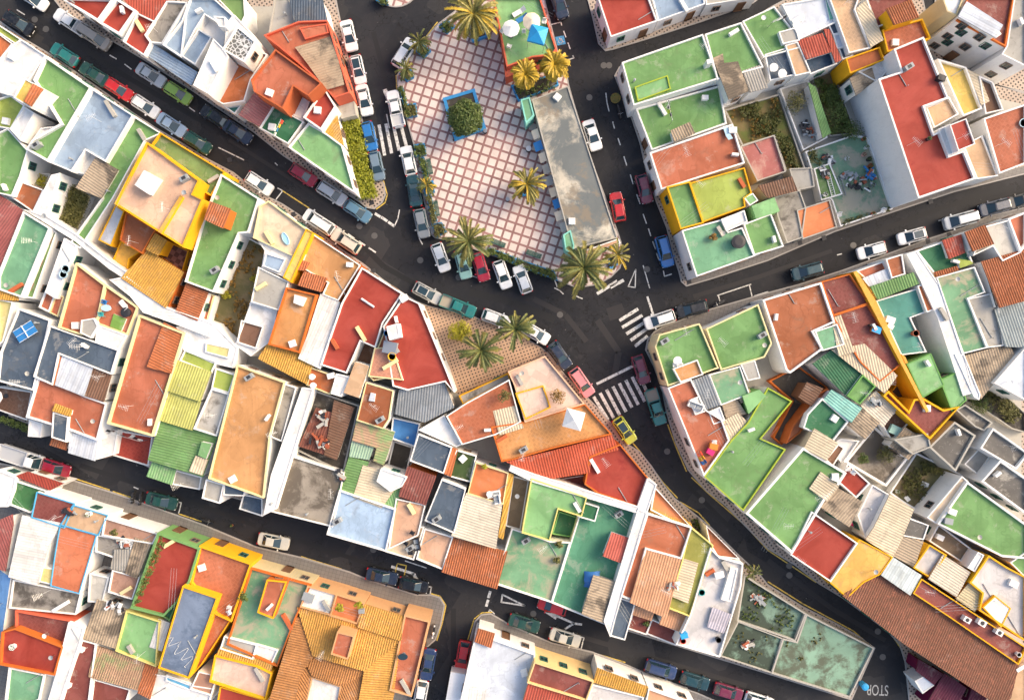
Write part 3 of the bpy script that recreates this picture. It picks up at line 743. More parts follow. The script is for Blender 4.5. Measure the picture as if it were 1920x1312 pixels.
3.66 o4 w .3x.14 a : 112 983 181 1003 148 1113 94 1098 102 1040
3.45 y2 w .2 : 78 1062 104 1066 96 1096 72 1090
B house wrapped in crinkled blue tarpaulin at the left edge
3.23 T w .0 : -6 1064 20 1082 16 1110 4 1192 -6 1204
B grey derelict house with cracked concrete slabs, lower left corner area
3.10 k w .5 : 24 1086 152 1112 142 1152 16 1140
B house with wine brick patio sunk below an orange rimmed red terrace
3.31 m# S .8x.3 : 28 1144 140 1164 116 1208 28 1192
3.95 r O .8x.35 : 2 1184 28 1177 118 1212 102 1266 -2 1246
B house with teal mint roof and white rims in the lower left corner
3.59 g3 w .7x.35 : 16 1250 84 1264 74 1312 60 1318 8 1318
3.66 c w .3 : 84 1262 104 1266 92 1318 70 1318
B tall narrow white house with grey streaked flat top, lower left corner
4.15 w w .2x.3 : 128 1166 158 1176 150 1206 112 1318 88 1318 104 1266
3.59 m w .6 : 150 1198 180 1206 166 1318 114 1318
B house with cluttered brown and grey yards and beige ribbed sheds, lower left
3.59 n2 w .5 : 196 970 296 1000 286 1020 190 1004
3.38 k w .5 : 180 1002 250 1014 244 1034 214 1046 178 1034
3.80 c~ w 0 : 214 1030 246 1030 240 1072 206 1066
3.80 k~ w 0 : 252 1008 284 1016 258 1084 234 1074
3.52 n2 w .5 : 210 1068 262 1082 248 1124 202 1110
3.73 k~ w 0 : 180 1124 238 1142 221 1216 156 1196
3.10 c2 w .4 : 168 1074 204 1082 192 1130 164 1128
B house with green walled crimson terrace lined with potted plants, lower left
3.88 r g6 .9x.45 : 295 998 375 1027 356 1090 332 1130 306 1156 244 1140
3.38 d g6 .5 : 314 1118 334 1124 318 1164 306 1156
B yellow house with orange tiled terrace and a slate roofed tower, lower left
3.73 o3# Y .9x.4 : 374 1022 472 1056 434 1166 404 1152 356 1092
5.07 s4 Y .35x.3 : 342 1098 408 1120 354 1272 296 1252
3.35 o3 Y .5 : 410 1112 420 1110 432 1164 378 1246 362 1262
B house with light green terrace and lime rims beside the slate roofed tower
3.66 g4 y2 .7x.3 : 236 1144 300 1164 292 1250 216 1220
3.80 W~ w 0 : 296 1160 318 1168 304 1220 280 1212
B house with patched green and pink tiled sheet roof, bottom left
3.59 K2^ w 0 : 178 1210 274 1240 262 1292 168 1266
3.66 O^ w 0 : 272 1240 297 1250 284 1308 260 1296
3.00 m w .5 : 160 1268 244 1292 236 1318 152 1318
B small white house with turquoise strip at the bottom, below the slate tower
3.38 w w .5 : 284 1262 310 1266 360 1284 400 1290 392 1318 280 1318
3.52 a w .2 : 312 1264 360 1280 356 1294 310 1276
3.59 n2 w .4 : 372 1258 408 1266 396 1304 356 1292
B house with green patchy terrace and a long orange roofed stair box, bottom centre left
3.59 g5 Y2 .8x.35 O : 470 1064 584 1096 556 1156 520 1250 424 1208
4.91 o O .3x.3 Y : 500 1086 538 1090 512 1160 482 1148
3.73 c w .5 : 420 1192 482 1208 474 1236 412 1216
3.59 W w .5 : 480 1206 522 1218 508 1248 474 1238
B house with pale pink terrace edged in yellow tile, bottom left
3.80 p4 Y .8x.3 : 402 1228 482 1248 510 1262 498 1312 392 1278
3.95 Y^ Y 0 : 412 1212 512 1244 508 1258 404 1230
3.59 r Y .5 : 412 1286 500 1312 496 1320 406 1320
B large house with golden clay tile hip roofs round a white courtyard, bottom centre
3.95 W Y3 .5x.25 : 576 1098 632 1114 620 1154 562 1138
3.73 O2 Y3 .7x.3 : 628 1112 684 1130 670 1170 616 1154
4.01 Y5^ Y3 0 : 682 1132 760 1156 752 1200 670 1174
3.66 o Y3 .9x.35 : 758 1152 806 1164 772 1306 730 1294
3.95 Y5^ Y3 0 : 556 1138 622 1154 754 1198 684 1254 588 1226
3.95 Y6^= Y3 0 : 554 1156 572 1160 590 1226 566 1262 556 1318 506 1318
3.95 Y5^ Y3 0 : 752 1197 736 1318 672 1318 684 1253
4.01 Y6^ Y3 0 : 588 1226 684 1254 684 1264 640 1284 586 1266 568 1234
3.95 Y6^ Y3 0 : 640 1286 682 1264 674 1318 632 1318
3.95 Y6^= Y3 0 : 566 1238 584 1266 574 1318 552 1318
3.59 W Y3 .6x.3 : 584 1268 640 1286 634 1318 572 1318
6.08 o Y3 .4x.25 : 632 1184 664 1192 652 1236 620 1226
B house with tan terrace and dark rattan chairs on the lower street
3.59 p2 w .6x.3 : 730 972 796 988 776 1050 722 1034
B house with bare tan terrace between rattan terrace and big orange tiled roof
3.59 p3 w .6x.3 : 796 990 850 1006 830 1068 780 1048
B house with big orange tiled roof sloping to the lower street
3.66 O^ w 0 : 850 1008 952 1034 932 1102 828 1070
B white corner house with rounded orange tile hood and pale blue deck, bottom edge
3.38 i w .6x.3 : 892 1186 1004 1226 984 1318 862 1318
3.80 O^ w 0 : 896 1178 928 1188 921 1214 889 1202
3.66 W~ w 0 : 868 1286 912 1292 908 1318 862 1318
B house with mint lime terrace and a grey worn patch beside dark patios, lower middle
4.62 g4 y2 .6x.25 : 996 896 1101 932 1091 969 1047 955 1031 1014 978 999
2.00 d g4 .4 : 1048 958 1083 969 1071 1007 1035 1001
3.20 g5 w .7x.3 : 960 990 1032 1014 1070 1016 1035 1130 926 1094
2.60 n3 w .5 : 962 892 992 900 976 994 948 986
B house with green yard of open tanks, blue tarpaulin heap and grey ribbed shed
3.20 d4 w .7x.3 : 1099 930 1200 962 1138 1172 1034 1130 1084 972
4.62 R2~ w 0 : 1147 998 1184 1010 1166 1056 1130 1042
4.62 k~= c 0 : 1113 1078 1157 1092 1134 1168 1090 1150
4.15 d w .3 : 1092 940 1124 950 1116 978 1082 968
B long high white party wall house ending in a slate roofed porch on the lower street
4.80 w w .2 : 1196 954 1214 960 1166 1120 1144 1194 1132 1164
3.87 s w .3x.25 : 1162 1120 1192 1130 1172 1200 1144 1192
B house with orange terrace and tan ribbed roofs round a skylight hole, lower middle
4.62 o3 w .8x.3 : 1214 962 1298 988 1278 1048 1212 1030 1186 1126 1164 1118
5.08 p5~ w 0 : 1211 1028 1278 1048 1250 1158 1180 1128
3.97 p5~ w 0 : 1192 1136 1228 1148 1222 1164 1184 1152
3.97 p5~ w 0 : 1248 1140 1290 1154 1280 1186 1236 1170
2.60 m w .4 : 1186 1150 1224 1162 1212 1190 1176 1178
2.60 m w .4x.25 : 1222 1160 1276 1184 1268 1210 1212 1188
B house with olive terrace and cream sheet roof inside a lime yellow rim
4.52 l2 y2 .6x.25 : 1294 986 1338 1022 1294 1156 1252 1140 1280 1046
4.80 C~= y2 0 : 1278 1046 1310 1056 1290 1130 1256 1116
B white house with pale grey terrace and shaded pergola beside green ruins
4.43 c4 w .8x.3 : 1332 1026 1350 1044 1394 1056 1390 1100 1350 1232 1267 1208 1294 1152
4.90 H~ w 0 : 1336 1138 1372 1152 1357 1187 1326 1175
4.90 w w .2 : 1370 1064 1384 1066 1370 1128 1352 1124
B small triangular house with rust terrace above the pale grey terrace, on the bend
3.87 o2 w .6x.25 : 1324 984 1388 1048 1346 1044 1330 1018
B upper roofless green painted ruin with black mould beside the curving street
1.60 g7 c 1.x.3 : 1396 1078 1512 1150 1492 1202 1382 1164
B green painted ruin with crumbling rims beside the lower street, left of two joined
1.80 g7 c .5x.25 : 1384 1164 1468 1196 1448 1262 1350 1230
B green painted ruin with four round mould stains at the sharp street corner
1.80 g8 c .6x.35 : 1512 1150 1640 1214 1594 1308 1446 1262 1468 1196 1494 1202
B peach fronted house with green framed windows and maroon terrace, bottom edge
4.62 m Y4 .8x.3 : 1002 1240 1114 1276 1100 1314 988 1280
4.80 R~ Y4 0 : 990 1282 1098 1312 1096 1322 978 1322
B pale house with small yellow tiled eaves along the lower street, bottom edge
4.43 c4 w .6x.3 : 1110 1282 1208 1306 1204 1320 1098 1320
4.71 Y^ w 0 : 1120 1252 1216 1288 1208 1306 1112 1278
4.52 p5 w .5 : 1216 1290 1306 1322 1300 1340 1208 1330
B house with glossy crimson terrace wedged between plain green and plain yellow roofs
4.52 r w .7x.3 : 1522 958 1609 1018 1558 1091 1482 1040
B house with smooth mustard yellow flat roof beside the long clay tiled roof
4.62 Y7 Y .2 : 1611 1010 1675 1044 1652 1076 1620 1092 1589 1121 1556 1092
B long low building under mottled brown clay tiles curving to the bottom right
4.33 Z^ Y 0 : 1640 1072 1712 1112 1782 1158 1911 1244 1890 1304 1872 1322 1690 1203 1576 1114
B house with white framed glass roof and brick red terrace strip, lower right
4.90 i2~ w 0 : 1675 1044 1730 1079 1707 1116 1652 1078
4.62 m# Y .6x.25 : 1728 1084 1926 1214 1910 1246 1782 1158 1712 1112
B yellow house with barred windows and cream ribbed roofs, lower right
4.33 c4 Y .8x.3 : 1743 1020 1776 1040 1746 1084 1712 1064
4.80 C2~= Y 0 : 1769 1040 1821 1073 1793 1119 1740 1085
4.71 C3~= Y 0 : 1822 1088 1851 1106 1828 1146 1792 1122
B house with lavender grey terrace and thick yellow rims at the right edge
4.71 c4 Y .8x.35 : 1854 1040 1888 1062 1926 1082 1926 1204 1836 1144 1842 1112 1818 1092
5.08 w Y .1 : 1842 1138 1866 1116 1896 1140 1878 1176
4.15 t Y .3 : 1904 1246 1926 1214 1926 1322 1884 1322
B house with dark timber patio between yellow house and long green terrace
3.00 n3 w .6x.3 : 1760 982 1832 1036 1816 1062 1742 1014
4.80 w w .2 : 1834 1034 1846 1040 1828 1072 1814 1064
B house with long plain green terrace and a dark light well, lower right
4.62 g w .7x.4 w : 1758 982 1814 902 1930 986 1930 1048 1880 1044
2.00 v3 w .5x.2 : 1846 950 1858 944 1890 974 1882 990
4.52 g w .5 : 1894 1054 1930 1030 1930 1090
B house of pale sheds and a magenta sunshade behind the crimson terrace
4.71 k~= w 0 : 1539 950 1571 914 1617 940 1592 988
3.20 c4 w .5 : 1608 966 1636 908 1670 928 1640 990 1624 1012
4.52 C~ w 0 : 1640 988 1670 926 1714 954 1692 1008 1674 1044 1624 1012
4.33 k3 w .2 : 1686 964 1742 984 1732 1012 1690 1004
4.62 k~ w 0 : 1674 1042 1692 1006 1732 1014 1714 1064
B low market canopy of plum coloured awnings at the bottom right corner
2.80 P2~ P2 0 : 1724 1236 1770 1264 1752 1284 1718 1258
2.90 P2~ P2 0 : 1772 1262 1814 1290 1796 1322 1734 1322
2.80 P2~ P2 0 : 1826 1284 1856 1304 1842 1322 1812 1322
2.60 i w .1 : 1715 1276 1734 1266 1752 1284 1730 1300
B salmon walled bar with green terrace raised over the tiled square, at the top edge
3.00 g4 S .8x.35 : 924 -6 1013 -6 1044 92 1036 104 998 108 950 126
2.20 S S .5 : 944 108 952 128 1000 108 1002 116 962 140 948 146
1.80 g2 S .4x.25 : 1000 112 1044 92 1046 102 1006 126
B long kiosk of the square with a blotchy grey and cream flat roof and mint ends
2.50 q c .25x.25 : 997 187 1065 161 1158 446 1073 467
3.00 g3 e2 .2x.3 : 976 187 993 182 1002 216 986 232
3.00 g3 e2 .2x.3 : 1056 440 1070 431 1077 460 1074 478 1060 468
3.00 p3 w .3x.25 : 1094 470 1160 447 1164 456 1100 480
"""
CARS = """33 42 32 u black|black off-road car parked furthest up the upper left street
131 41 213 p white|white pickup with dark rear parked beside the checked pavement at upper left
175 68 33 v greige|beige grey van parked behind the white pickup at upper left
118 101 213 h teal|teal green hatchback with pale roof parked at upper left
174 138 213 s dgreen|dark green saloon parked nose to tail with the red car
220 166 33 h red|bright red hatchback parked along the upper left street
270 198 33 h white|white hatchback parked behind the bright red one
319 233 33 s ltblue|pale blue saloon parked along the long blue roofed house
368 266 33 h dgreen|dark green hatchback parked beside the tall yellow house
280 139 33 s silver|silver white saloon parked ahead of the lime hatchback
331 173 33 h lime|lime green small hatchback parked on the upper left street
400 217 213 h black|black hatchback nose to tail with a dark blue one, upper street
443 246 33 s navy|dark blue saloon parked below the orange terraces
60 -4 33 h white|white car cut off by the top edge of the upper left street
653 65 77 s white|white saloon parked topmost beside the checked pavement, upper street
670 129 77 h whiteb|white hatchback with black glass roof beside the salmon house
682 186 77 s white|white saloon parked beside the grey concrete lean-to
691 254 77 h blue|bright blue hatchback parked by the zebra crossing and hedge
705 310 77 h bluegrey|blue grey hatchback parked beside the lower end of the hedge
757 98 302 u white|white sport utility car parked askew beside small palms of the square
741 203 258 p white|white pickup with empty bed stopped at the zebra crossing by the square
765 300 258 h white|white hatchback parked just below the zebra crossing by the square
1048 4 72 u navy|dark blue van cut off by the top edge beside the bar terrace
1111 252 72 s white|white saloon parked beside the long grey roof of the square
484 343 33 h white|white hatchback with pale blue glass beside the yellow trimmed terraces
567 327 33 h crimson|crimson hatchback parked above the fork on the upper left street
621 362 33 u silver|silver sport utility car parked between the crimson and blue ones
669 395 33 h steelblue|steel blue hatchback parked at the hedge tip of the street fork
597 416 213 v white|long white van parked beside the peach terraced house
648 452 213 u cream|short white boxy van parked behind the long white van
776 357 262 s dteal|dark teal saloon parked beside the planters of the square
790 418 78 h grey|grey hatchback parked at the lower left corner of the square
826 482 70 h white|white hatchback parked nose out left of the big palm
868 495 75 h paleteal|pale teal hatchback half hidden under the big palm
901 500 72 h crimson|dark red car with its rear half under the big palm
942 514 70 h white|white hatchback parked nose out, left one of two under the square
800 549 28 h silverb|silver hatchback with dark sunroof parked by the pointed crimson roof
858 574 22 p teal|teal pickup parked along the small palm plaza
930 597 20 h white|white hatchback parked behind the teal pickup by the palm plaza
980 523 250 h white|white hatchback parked nose in, right one of two under the square
1159 387 260 h red|bright red hatchback parked right of the long grey roof of the square
1209 353 75 h maroon|maroon hatchback parked beside the checked kerb opposite the bright red one
1247 471 75 u blue|blue car parked beside the white corner house with the rusty roof stain
1238 599 162 u white|white estate car parked at the zebra crossing, central crossing
1299 579 166 u black|black estate car parked right behind the white one at the zebra crossing
1516 508 165 u dteal|dark teal estate car parked alone above the wine tiled terraces
1637 469 165 h white|white hatchback parked lowest of the row climbing the right hand street
1713 442 165 h whiteb|white car with dark sunroof parked on the right hand street
1803 412 165 v silver|silver van shaped car parked beside the orange tiled corner hut
1868 388 165 u navy|dark navy pickup like estate near the right edge of the upper street
1918 375 165 h black|black car cut off by the right edge of the photo
37 857 18 k white|white flatbed lorry parked at the left end of the lower street
101 878 18 h crimson|crimson hatchback parked in front of the white flatbed lorry
300 940 14 s dgreen|dark green saloon parked behind two motorbikes on the lower street
1050 666 55 h navy|dark blue hatchback parked above the pink one on the bend
1091 717 55 u pink|salmon pink small car parked beside the peach terraced house
1203 693 72 h maroon|maroon hatchback parked by the stop line and zebra crossing
1230 763 72 p teal|teal pickup with beige load bed parked just past the zebra crossing
1172 807 55 h yellow|lime yellow hatchback with dark roof glass parked below the zebra crossing
1005 625 30 h white|white hatchback partly under a palm, nosing toward the crossing
511 1016 12 s cream|cream saloon parked alone on the lower street below the rough concrete roof
715 1082 12 s navy|dark navy saloon parked first of two under the white turn arrow
775 1098 12 h black|black hatchback parked by the corner of the golden tiled house
868 1230 100 h red|red hatchback parked nose down in the side street at the bottom
802 1247 100 s navyblue|dark blue saloon facing the red hatchback across the side street
788 1304 100 h white|white car cut off by the bottom edge beside the golden tiled house
854 1290 100 w white|white box van standing behind the red hatchback at the bottom edge
983 1170 17 s dgreen|dark green saloon parked left of the cream white one at the bottom
1060 1197 17 s cream|cream white saloon parked beside the peach fronted house
1036 1138 197 h red|red car tucked tight under the wall of the green yard house
1240 1256 17 u navyblue|dark blue car parked first of three along the bottom street
1304 1278 17 h dteal|dark teal car parked between the dark blue and maroon ones
1367 1299 17 h maroon|maroon car parked at the lower right end of the bottom street
1425 1316 17 h white|white car cut off by the bottom edge next to the maroon one
"""
BIKES = """253 930 100|black motorbike parked leftmost of the pair on the lower street
267 933 100|black motorbike parked between its twin and the dark green saloon
391 974 20|lone black motorbike parked below the golden tan roof
1160 212 75|grey motorbike parked beside the round planter on the checked pavement
1346 569 150|black motorbike parked behind the black estate car at the central crossing
814 1180 100|white scooter parked on the pavement corner below the golden tiled house facade
"""
AERIALS = """190 229|1280 292|1793 262|1865 275|317 393|70 455|1280 620|1305 348|150 640|160 650|195 705|47 715|1320 735|1535 698|1608 735|1525 925|95 1105|273 1220|610 1215|1018 1022|1242 1100|1490 1042|1722 1098|1345 640|560 300|1175 115|640 520|345 905|705 760|1440 150|250 760|830 640|980 850|1660 710|1560 640|1470 980|1130 860"""
ITEMS = """pingpong 55 622 -32 2.7 1.7 blue|blue table tennis table with white lines on the dark slate roof
rtable 1447 131 0 1.1 0 white|round white table left of its twin on the dark slate terrace
rtable 1463 142 0 1.1 0 white|round white table right of its twin on the dark slate terrace
parasol 958 68 0 2.2 2.3 white|white parasol open over the bar terrace nearest the square
parasol 996 55 20 2.3 2.3 cream|cream coloured parasol open behind the blue gazebo on the bar terrace
gazebo 1007 80 15 2.2 2.4 sky|bright blue square gazebo canopy on the bar terrace
gazebo 1073 783 15 2.35 2.3 white|white canvas gazebo on the burnt orange terrace
parasol 12 742 10 2.0 2.3 white|white parasol on the wooden deck at the left edge
lounger 972 26 -30 1.9 0 white|white sun lounger on the bar terrace beside the huge golden palm
lounger 978 38 -30 1.7 0 blue|blue towel covered lounger on the bar terrace beside the golden palm
chair 942 62 40 0 0 white|white plastic chair at the left side of the white bar parasol
chair 961 52 0 0 0 white|white plastic chair above the white bar parasol
chair 982 62 90 0 0 white|white plastic chair between the two bar parasols
chair 955 90 200 0 0 white|white plastic chair below the white bar parasol
chair 1020 44 10 0 0 white|white plastic chair at the salmon wall of the bar terrace
chair 774 997 30 0 0 dark|dark rattan chair at the top of the tan terrace
chair 762 1016 40 0 0 dark|dark rattan chair in the middle of the tan terrace
chair 771 1034 0 0 0 dark|dark rattan chair lowest on the tan terrace
sofa 782 1018 80 1.6 0 dark|dark rattan sofa against the white wall of the tan terrace
rtable 588 706 0 .8 0 white|upper white round stool on the small red orange terrace
rtable 590 722 0 .8 0 white|lower white round stool on the small red orange terrace
box 623 704 -15 .9 .7 white|pale square box on the small red orange terrace
rtable 1268 676 0 1.1 0 white|round white table on the green terrace beside the tan box
chair 1264 684 0 0 0 white|white chair left below the round table beside the tan box
chair 1274 684 0 0 0 white|white chair right below the round table beside the tan box
tub 126 505 0 1.0 .45 paleblue|upper pale blue round tub in the slot patio
tub 122 515 0 1.0 .45 paleblue|lower pale blue round tub in the slot patio
rtable 205 578 0 1.3 0 paleblue|oval pale blue table on the terrace with the green mat
chair 200 567 20 0 0 blue|blue chair above the pale table by the green mat
chair 194 590 0 0 0 teal|teal chair below the pale table by the green mat
lounger 235 572 50 1.5 0 white|white lounge chair on the terrace with the green mat
tub 240 586 0 1.2 .6 dark|dark covered tub by the white lounge chair and green mat
pool 536 448 65 1.7 .7 paleblue|small pale blue paddling pool on the creamy peach terrace
heap 1110 1085 0 2.1 1.0 tarp|heap under blue tarpaulin beside the grey ribbed shed
sunshade 1604 976 30 1.8 .8 magenta|magenta sunshade cloth beside the pale sheds
sofa 926 925 -10 1.7 0 white|white sofa on the orange terrace next to the striped pergola
rtable 918 924 0 .8 0 white|white coffee table in front of the white sofa
sofa 932 934 80 1.2 0 white|white armchair beside the sofa on the orange terrace
line 1247 188 1320 195 1.9 rainbow|washing line of rainbow laundry across the green roofed street house
line 1246 196 1255 235 1.9 rainbow2|short washing line of dark laundry beside the corrugated shed, upper right
line 536 232 522 262 1.9 rainbow|washing line of clothes on the dark green corner terrace
line 1465 40 1440 52 1.9 bw|washing line with black and white cloths on the green roof by the icy deck
line 212 806 278 824 1.9 bw|washing line of pale laundry over the dark red patio
chair 1586 878 0 0 0 white|upper white chair on the small raspberry red deck
chair 1596 884 40 0 0 white|lower white chair on the small raspberry red deck
rack 1313 858 55 1.8 0 rainbow|drying rack of blue and pink laundry on the toy terrace
box 1330 846 30 .9 .6 magenta|pink toy box on the brick red toy terrace
box 1336 836 10 1.0 .6 orange|orange toy box on the brick red toy terrace
chair 1337 828 0 0 0 white|white chair by the toy boxes on the brick red terrace
sofa 1303 760 20 2.0 0 white|white covered sofa under the slate sheet on the toy terrace
tub 1381 455 0 1.7 .9 dark|big black round tank on the rust stained corner roof
tub 1315 1109 0 .8 .3 teal|turquoise basin on the pale grey terrace by the green ruins
box 1346 1074 -15 1.1 .7 white|white table with dark frame on the pale grey terrace
tub 1279 1198 0 .7 .6 red|red tub at the street corner of the pale grey terrace
tub 1345 1196 0 .7 .6 dark|black pot at the lower right of the pale grey terrace
box 1281 1188 -15 .9 .6 sky|blue crate beside the red tub on the pale grey terrace
panel 733 651 12 1.7 1.4 grey|grey solar panel box on the pointed crimson roof
tub 727 625 0 .7 .9 blue|blue barrel above the grey solar panel box
tub 737 668 0 1.0 .9 yellow|yellow barrel below the grey solar panel box
box 679 1143 0 .7 .5 grey|grey pot box on the orange patio of the golden tiled house
dishtable 757 1226 0 1.3 0 grey|oval glass table on the long terrace of the golden tiled house
ladder 1556 345 75 3.4 .5 white|long pale ladder lying in the cluttered backyard
ladder 1578 350 75 2.6 .4 grey|shorter grey ladder lying near the long pale one in the backyard
scrap 1606 344 15 3.2 1.2 dark|heap of dark boards and scrap in the cluttered backyard
scrap 1628 326 60 2 1 blue|blue and grey scrap pile along the white wall of the cluttered backyard
scrap 1552 300 40 1.6 .8 grey|pile of grey planks at the top of the cluttered backyard
pot 1617 262 0 .5 .5 clay|clay pot nearest the spreading bush in the cluttered backyard
pot 1622 278 0 .5 .5 white|white pot beneath the clay pots along the backyard wall
pot 1618 291 0 .6 .4 pink|pink bowl in the middle of the cluttered backyard
pot 1586 298 0 .6 .4 white|white bowl on the mossy stained floor of the backyard
pot 1545 366 0 .6 .5 white|white pot by the ladder foot in the backyard
pot 1552 374 0 .6 .5 pink|pink pot by the ladder foot in the backyard
chair 1570 404 0 0 0 white|white chair by the front gate of the cluttered backyard
pot 1635 402 0 .6 .4 clay|red clay pot on the front wall of the cluttered backyard
chair 1652 396 20 0 0 white|white chair by the front wall corner of the cluttered backyard
pot 1738 262 0 .5 .5 dark|dark bucket on the crimson L shaped roof edge
acunit 1760 150 20 .9 .7 dark|dark air conditioner on the ledge of the crimson L shaped roof
pot 436 984 0 .3 .3 clay|small clay pot on the lower street pavement
dishbig 1828 490 0 .9 0 white|white satellite dish standing by the orange tiled corner hut
tub 1808 420 0 .5 .4 green|green base of a pole on the grey terrace
bike 1633 615 40 0 0 dark|child's bicycle left on the wine red tiled terrace
box 1640 618 20 1.1 .5 rainbow|small colourful play table on the wine red tiled terrace
tub 1712 625 0 .8 .7 clay|brown round pot in the green yard behind the yellow wall
box 1666 600 20 1.1 .5 white|white slab bench in the green yard behind the yellow wall
box 1665 612 30 .8 .6 white|white crate below the slab bench in the green yard
box 1372 246 0 1.0 .5 white|white block on the green roof by the skylight slot
box 1320 186 0 .8 .6 white|white planter box in the corner of the rainbow laundry roof
box 1324 125 -15 .7 1.6 white|white cupboard on the long worn green roof
lounger 1362 250 70 2.0 0 paleblue|pale blue board leaning in the corner of the brick red roof
box 579 1118 20 1.4 .3 grey|grey roof hatch on the white terrace of the golden tiled house
pot 1680 920 0 .5 .5 white|white stone ornament at the left of the unkempt garden
slab 1733 908 20 .9 .15 white|pale square slab in the unkempt walled garden
slab 1700 934 50 .7 .15 white|small pale slab by the weeds of the unkempt garden
slab 1752 940 10 1.2 .2 c|concrete slab at the wall of the unkempt garden
tub 1775 897 0 .9 .8 navy|dark blue bin in the corner of the unkempt walled garden
box 1676 806 25 1.5 .5 mint|mint board in the grey slot beside the brick walkway
box 1780 957 20 1.0 .7 white|wire cage on the long plain green terrace, upper
box 1774 975 10 1.0 .6 grey|wire cage on the long plain green terrace, lower
acunit 1808 1158 30 .9 .6 white|first white air conditioner along the brick red terrace strip
acunit 1836 1164 30 1.0 .6 white|second white air conditioner along the brick red terrace strip
acunit 1868 1182 30 .9 .6 white|third white air conditioner along the brick red terrace strip
box 1897 1092 25 1.1 .4 white|white skylight cover on the lavender grey terrace
box 1758 1005 25 .9 .6 white|white cupboard in the dark timber patio
tub 1906 1224 0 .6 .5 white|white round lamp at the end of the brick red terrace strip
tub 1917 232 0 1.1 .3 paleblue|pale blue paddling bowl at the right edge orange terrace
rope 322 1200 352 1238 0 white|tangled white cable lying on the slate roofed tower
chair 433 1136 20 0 0 white|upper white chair on the orange tiled terrace by the tower
chair 432 1145 60 0 0 white|lower white chair on the orange tiled terrace by the tower
pot 27 1210 0 .8 .5 white|white box in the corner of the orange rimmed red terrace
box 155 1215 15 .7 .5 white|white box at the top of the deep crimson deck, lower left
box 130 1282 15 .7 .5 white|white box at the bottom of the deep crimson deck, lower left
scrap 235 1018 20 1.8 .6 grey|jumble of grey boards on the cluttered brown yard
scrap 215 1136 20 2.2 .7 white|stack of white frames below the brown terrace, lower left
scrap 130 958 20 1.4 .6 dark|dark flower stand on the sky blue trimmed terrace, left
pot 170 962 0 .7 .6 white|white tub among flowers on the sky blue trimmed terrace
box 657 497 5 .8 .5 white|white skylight block at the street edge of the tan corner terrace
rope 678 560 702 576 0 white|white rolled awning lying across the crimson laundry wire roof
box 759 560 -30 1.0 .6 white|white box at the top of the pointed crimson roof
bin 1615 1280 0 .9 1.1 sky|blue waste container against the corner wall of the green ruin
ringpot 1153 187 0 1.3 .6 gold|round gold rimmed planter on the street right of the square
scrap 600 828 20 2.6 .9 clay|heap of broken red tiles in the roofless ruined house
scrap 604 782 70 1.8 .7 dark|dark charred boards at the top of the roofless ruined house
scrap 1420 1120 30 1.6 .4 grey|grey rubble pile in the upper roofless ruin
scrap 1400 1205 0 1.3 .3 c|concrete debris in the left one of the two joined ruins
scrap 1262 1096 0 1.2 .4 white|white crates beside the tan ribbed roofs
scrap 1512 246 60 2.0 .8 dark|dark junk in the slot between the pale blue yard walls
scrap 1640 756 20 1.4 .5 grey|folded grey sheets on the pale patio sheets
scrap 640 890 60 1.4 .5 dark|dark planks along the edge of the rough concrete roof
litterbin 910 249 0 .5 .9 dark|dark litter bin right of the blue rimmed tree bed
litterbin 991 282 0 .7 .9 dark|dark round litter bin beside the kiosk wall
litterbin 952 376 0 .5 .9 dark|dark litter bin left of the lone palm in the square
lamp 851 263 0 0 0 dark|dark street lamp below the blue rimmed tree bed
scrap 1590 330 20 2.2 .8 grey|grey pipes and frames in the middle of the cluttered backyard
scrap 1546 326 70 1.6 .6 dark|dark tyres and boards by the small green deck of the backyard
pot 1627 300 0 .6 .5 dark|dark pot in the row along the sheer white wall
pot 1630 312 0 .6 .5 clay|brown pot in the row along the sheer white wall
pot 1634 348 0 .6 .5 grey|grey pot at the foot of the sheer white wall
"""
# ---------------------------------------------------------------- polygons
def poly(pts, z, zf=None):
    v = [P(pts[i], pts[i + 1], z) for i in range(0, len(pts), 2)]
    a = sum(v[i].x * v[(i + 1) % len(v)].y - v[(i + 1) % len(v)].x * v[i].y for i in range(len(v)))
    return v if a > 0 else v[::-1]
def inset(v, t):
    n = len(v); out = []
    for i in range(n):
        a, b, c = v[i - 1], v[i], v[(i + 1) % n]
        d1 = (b - a); d2 = (c - b); d1.z = d2.z = 0; d1.normalize(); d2.normalize()
        n1 = Vector((-d1.y, d1.x, 0)); n2 = Vector((-d2.y, d2.x, 0)); h = n1 + n2
        k = h.dot(h) / 2
        h = h / max(k, .35) if k > 1e-4 else n1
        out.append(b + h * t)
    return out
def prism_sides(mb, v, z0, z1):
    n = len(v)
    mb.add([(p.x, p.y, z0) for p in v] + [(p.x, p.y, z1) for p in v], [(i, (i + 1) % n, n + (i + 1) % n, n + i) for i in range(n)])
def ring(mb, v, t, z0, z1):
    n = len(v); w = inset(v, t)
    vs = [(p.x, p.y, z0) for p in v] + [(p.x, p.y, z1) for p in v] + [(p.x, p.y, z1) for p in w] + [(p.x, p.y, z0) for p in w]
    fs = []
    for i in range(n):
        j = (i + 1) % n
        fs += [(i, j, n + j, n + i), (n + i, n + j, 2 * n + j, 2 * n + i), (2 * n + i, 2 * n + j, 3 * n + j, 3 * n + i)]
    mb.add(vs, fs)
def inside(x, y, v):
    r = False; n = len(v)
    for i in range(n):
        a, b = v[i], v[i - 1]
        if (a.y > y) != (b.y > y) and x < (b.x - a.x) * (y - a.y) / (b.y - a.y) + a.x: r = not r
    return r
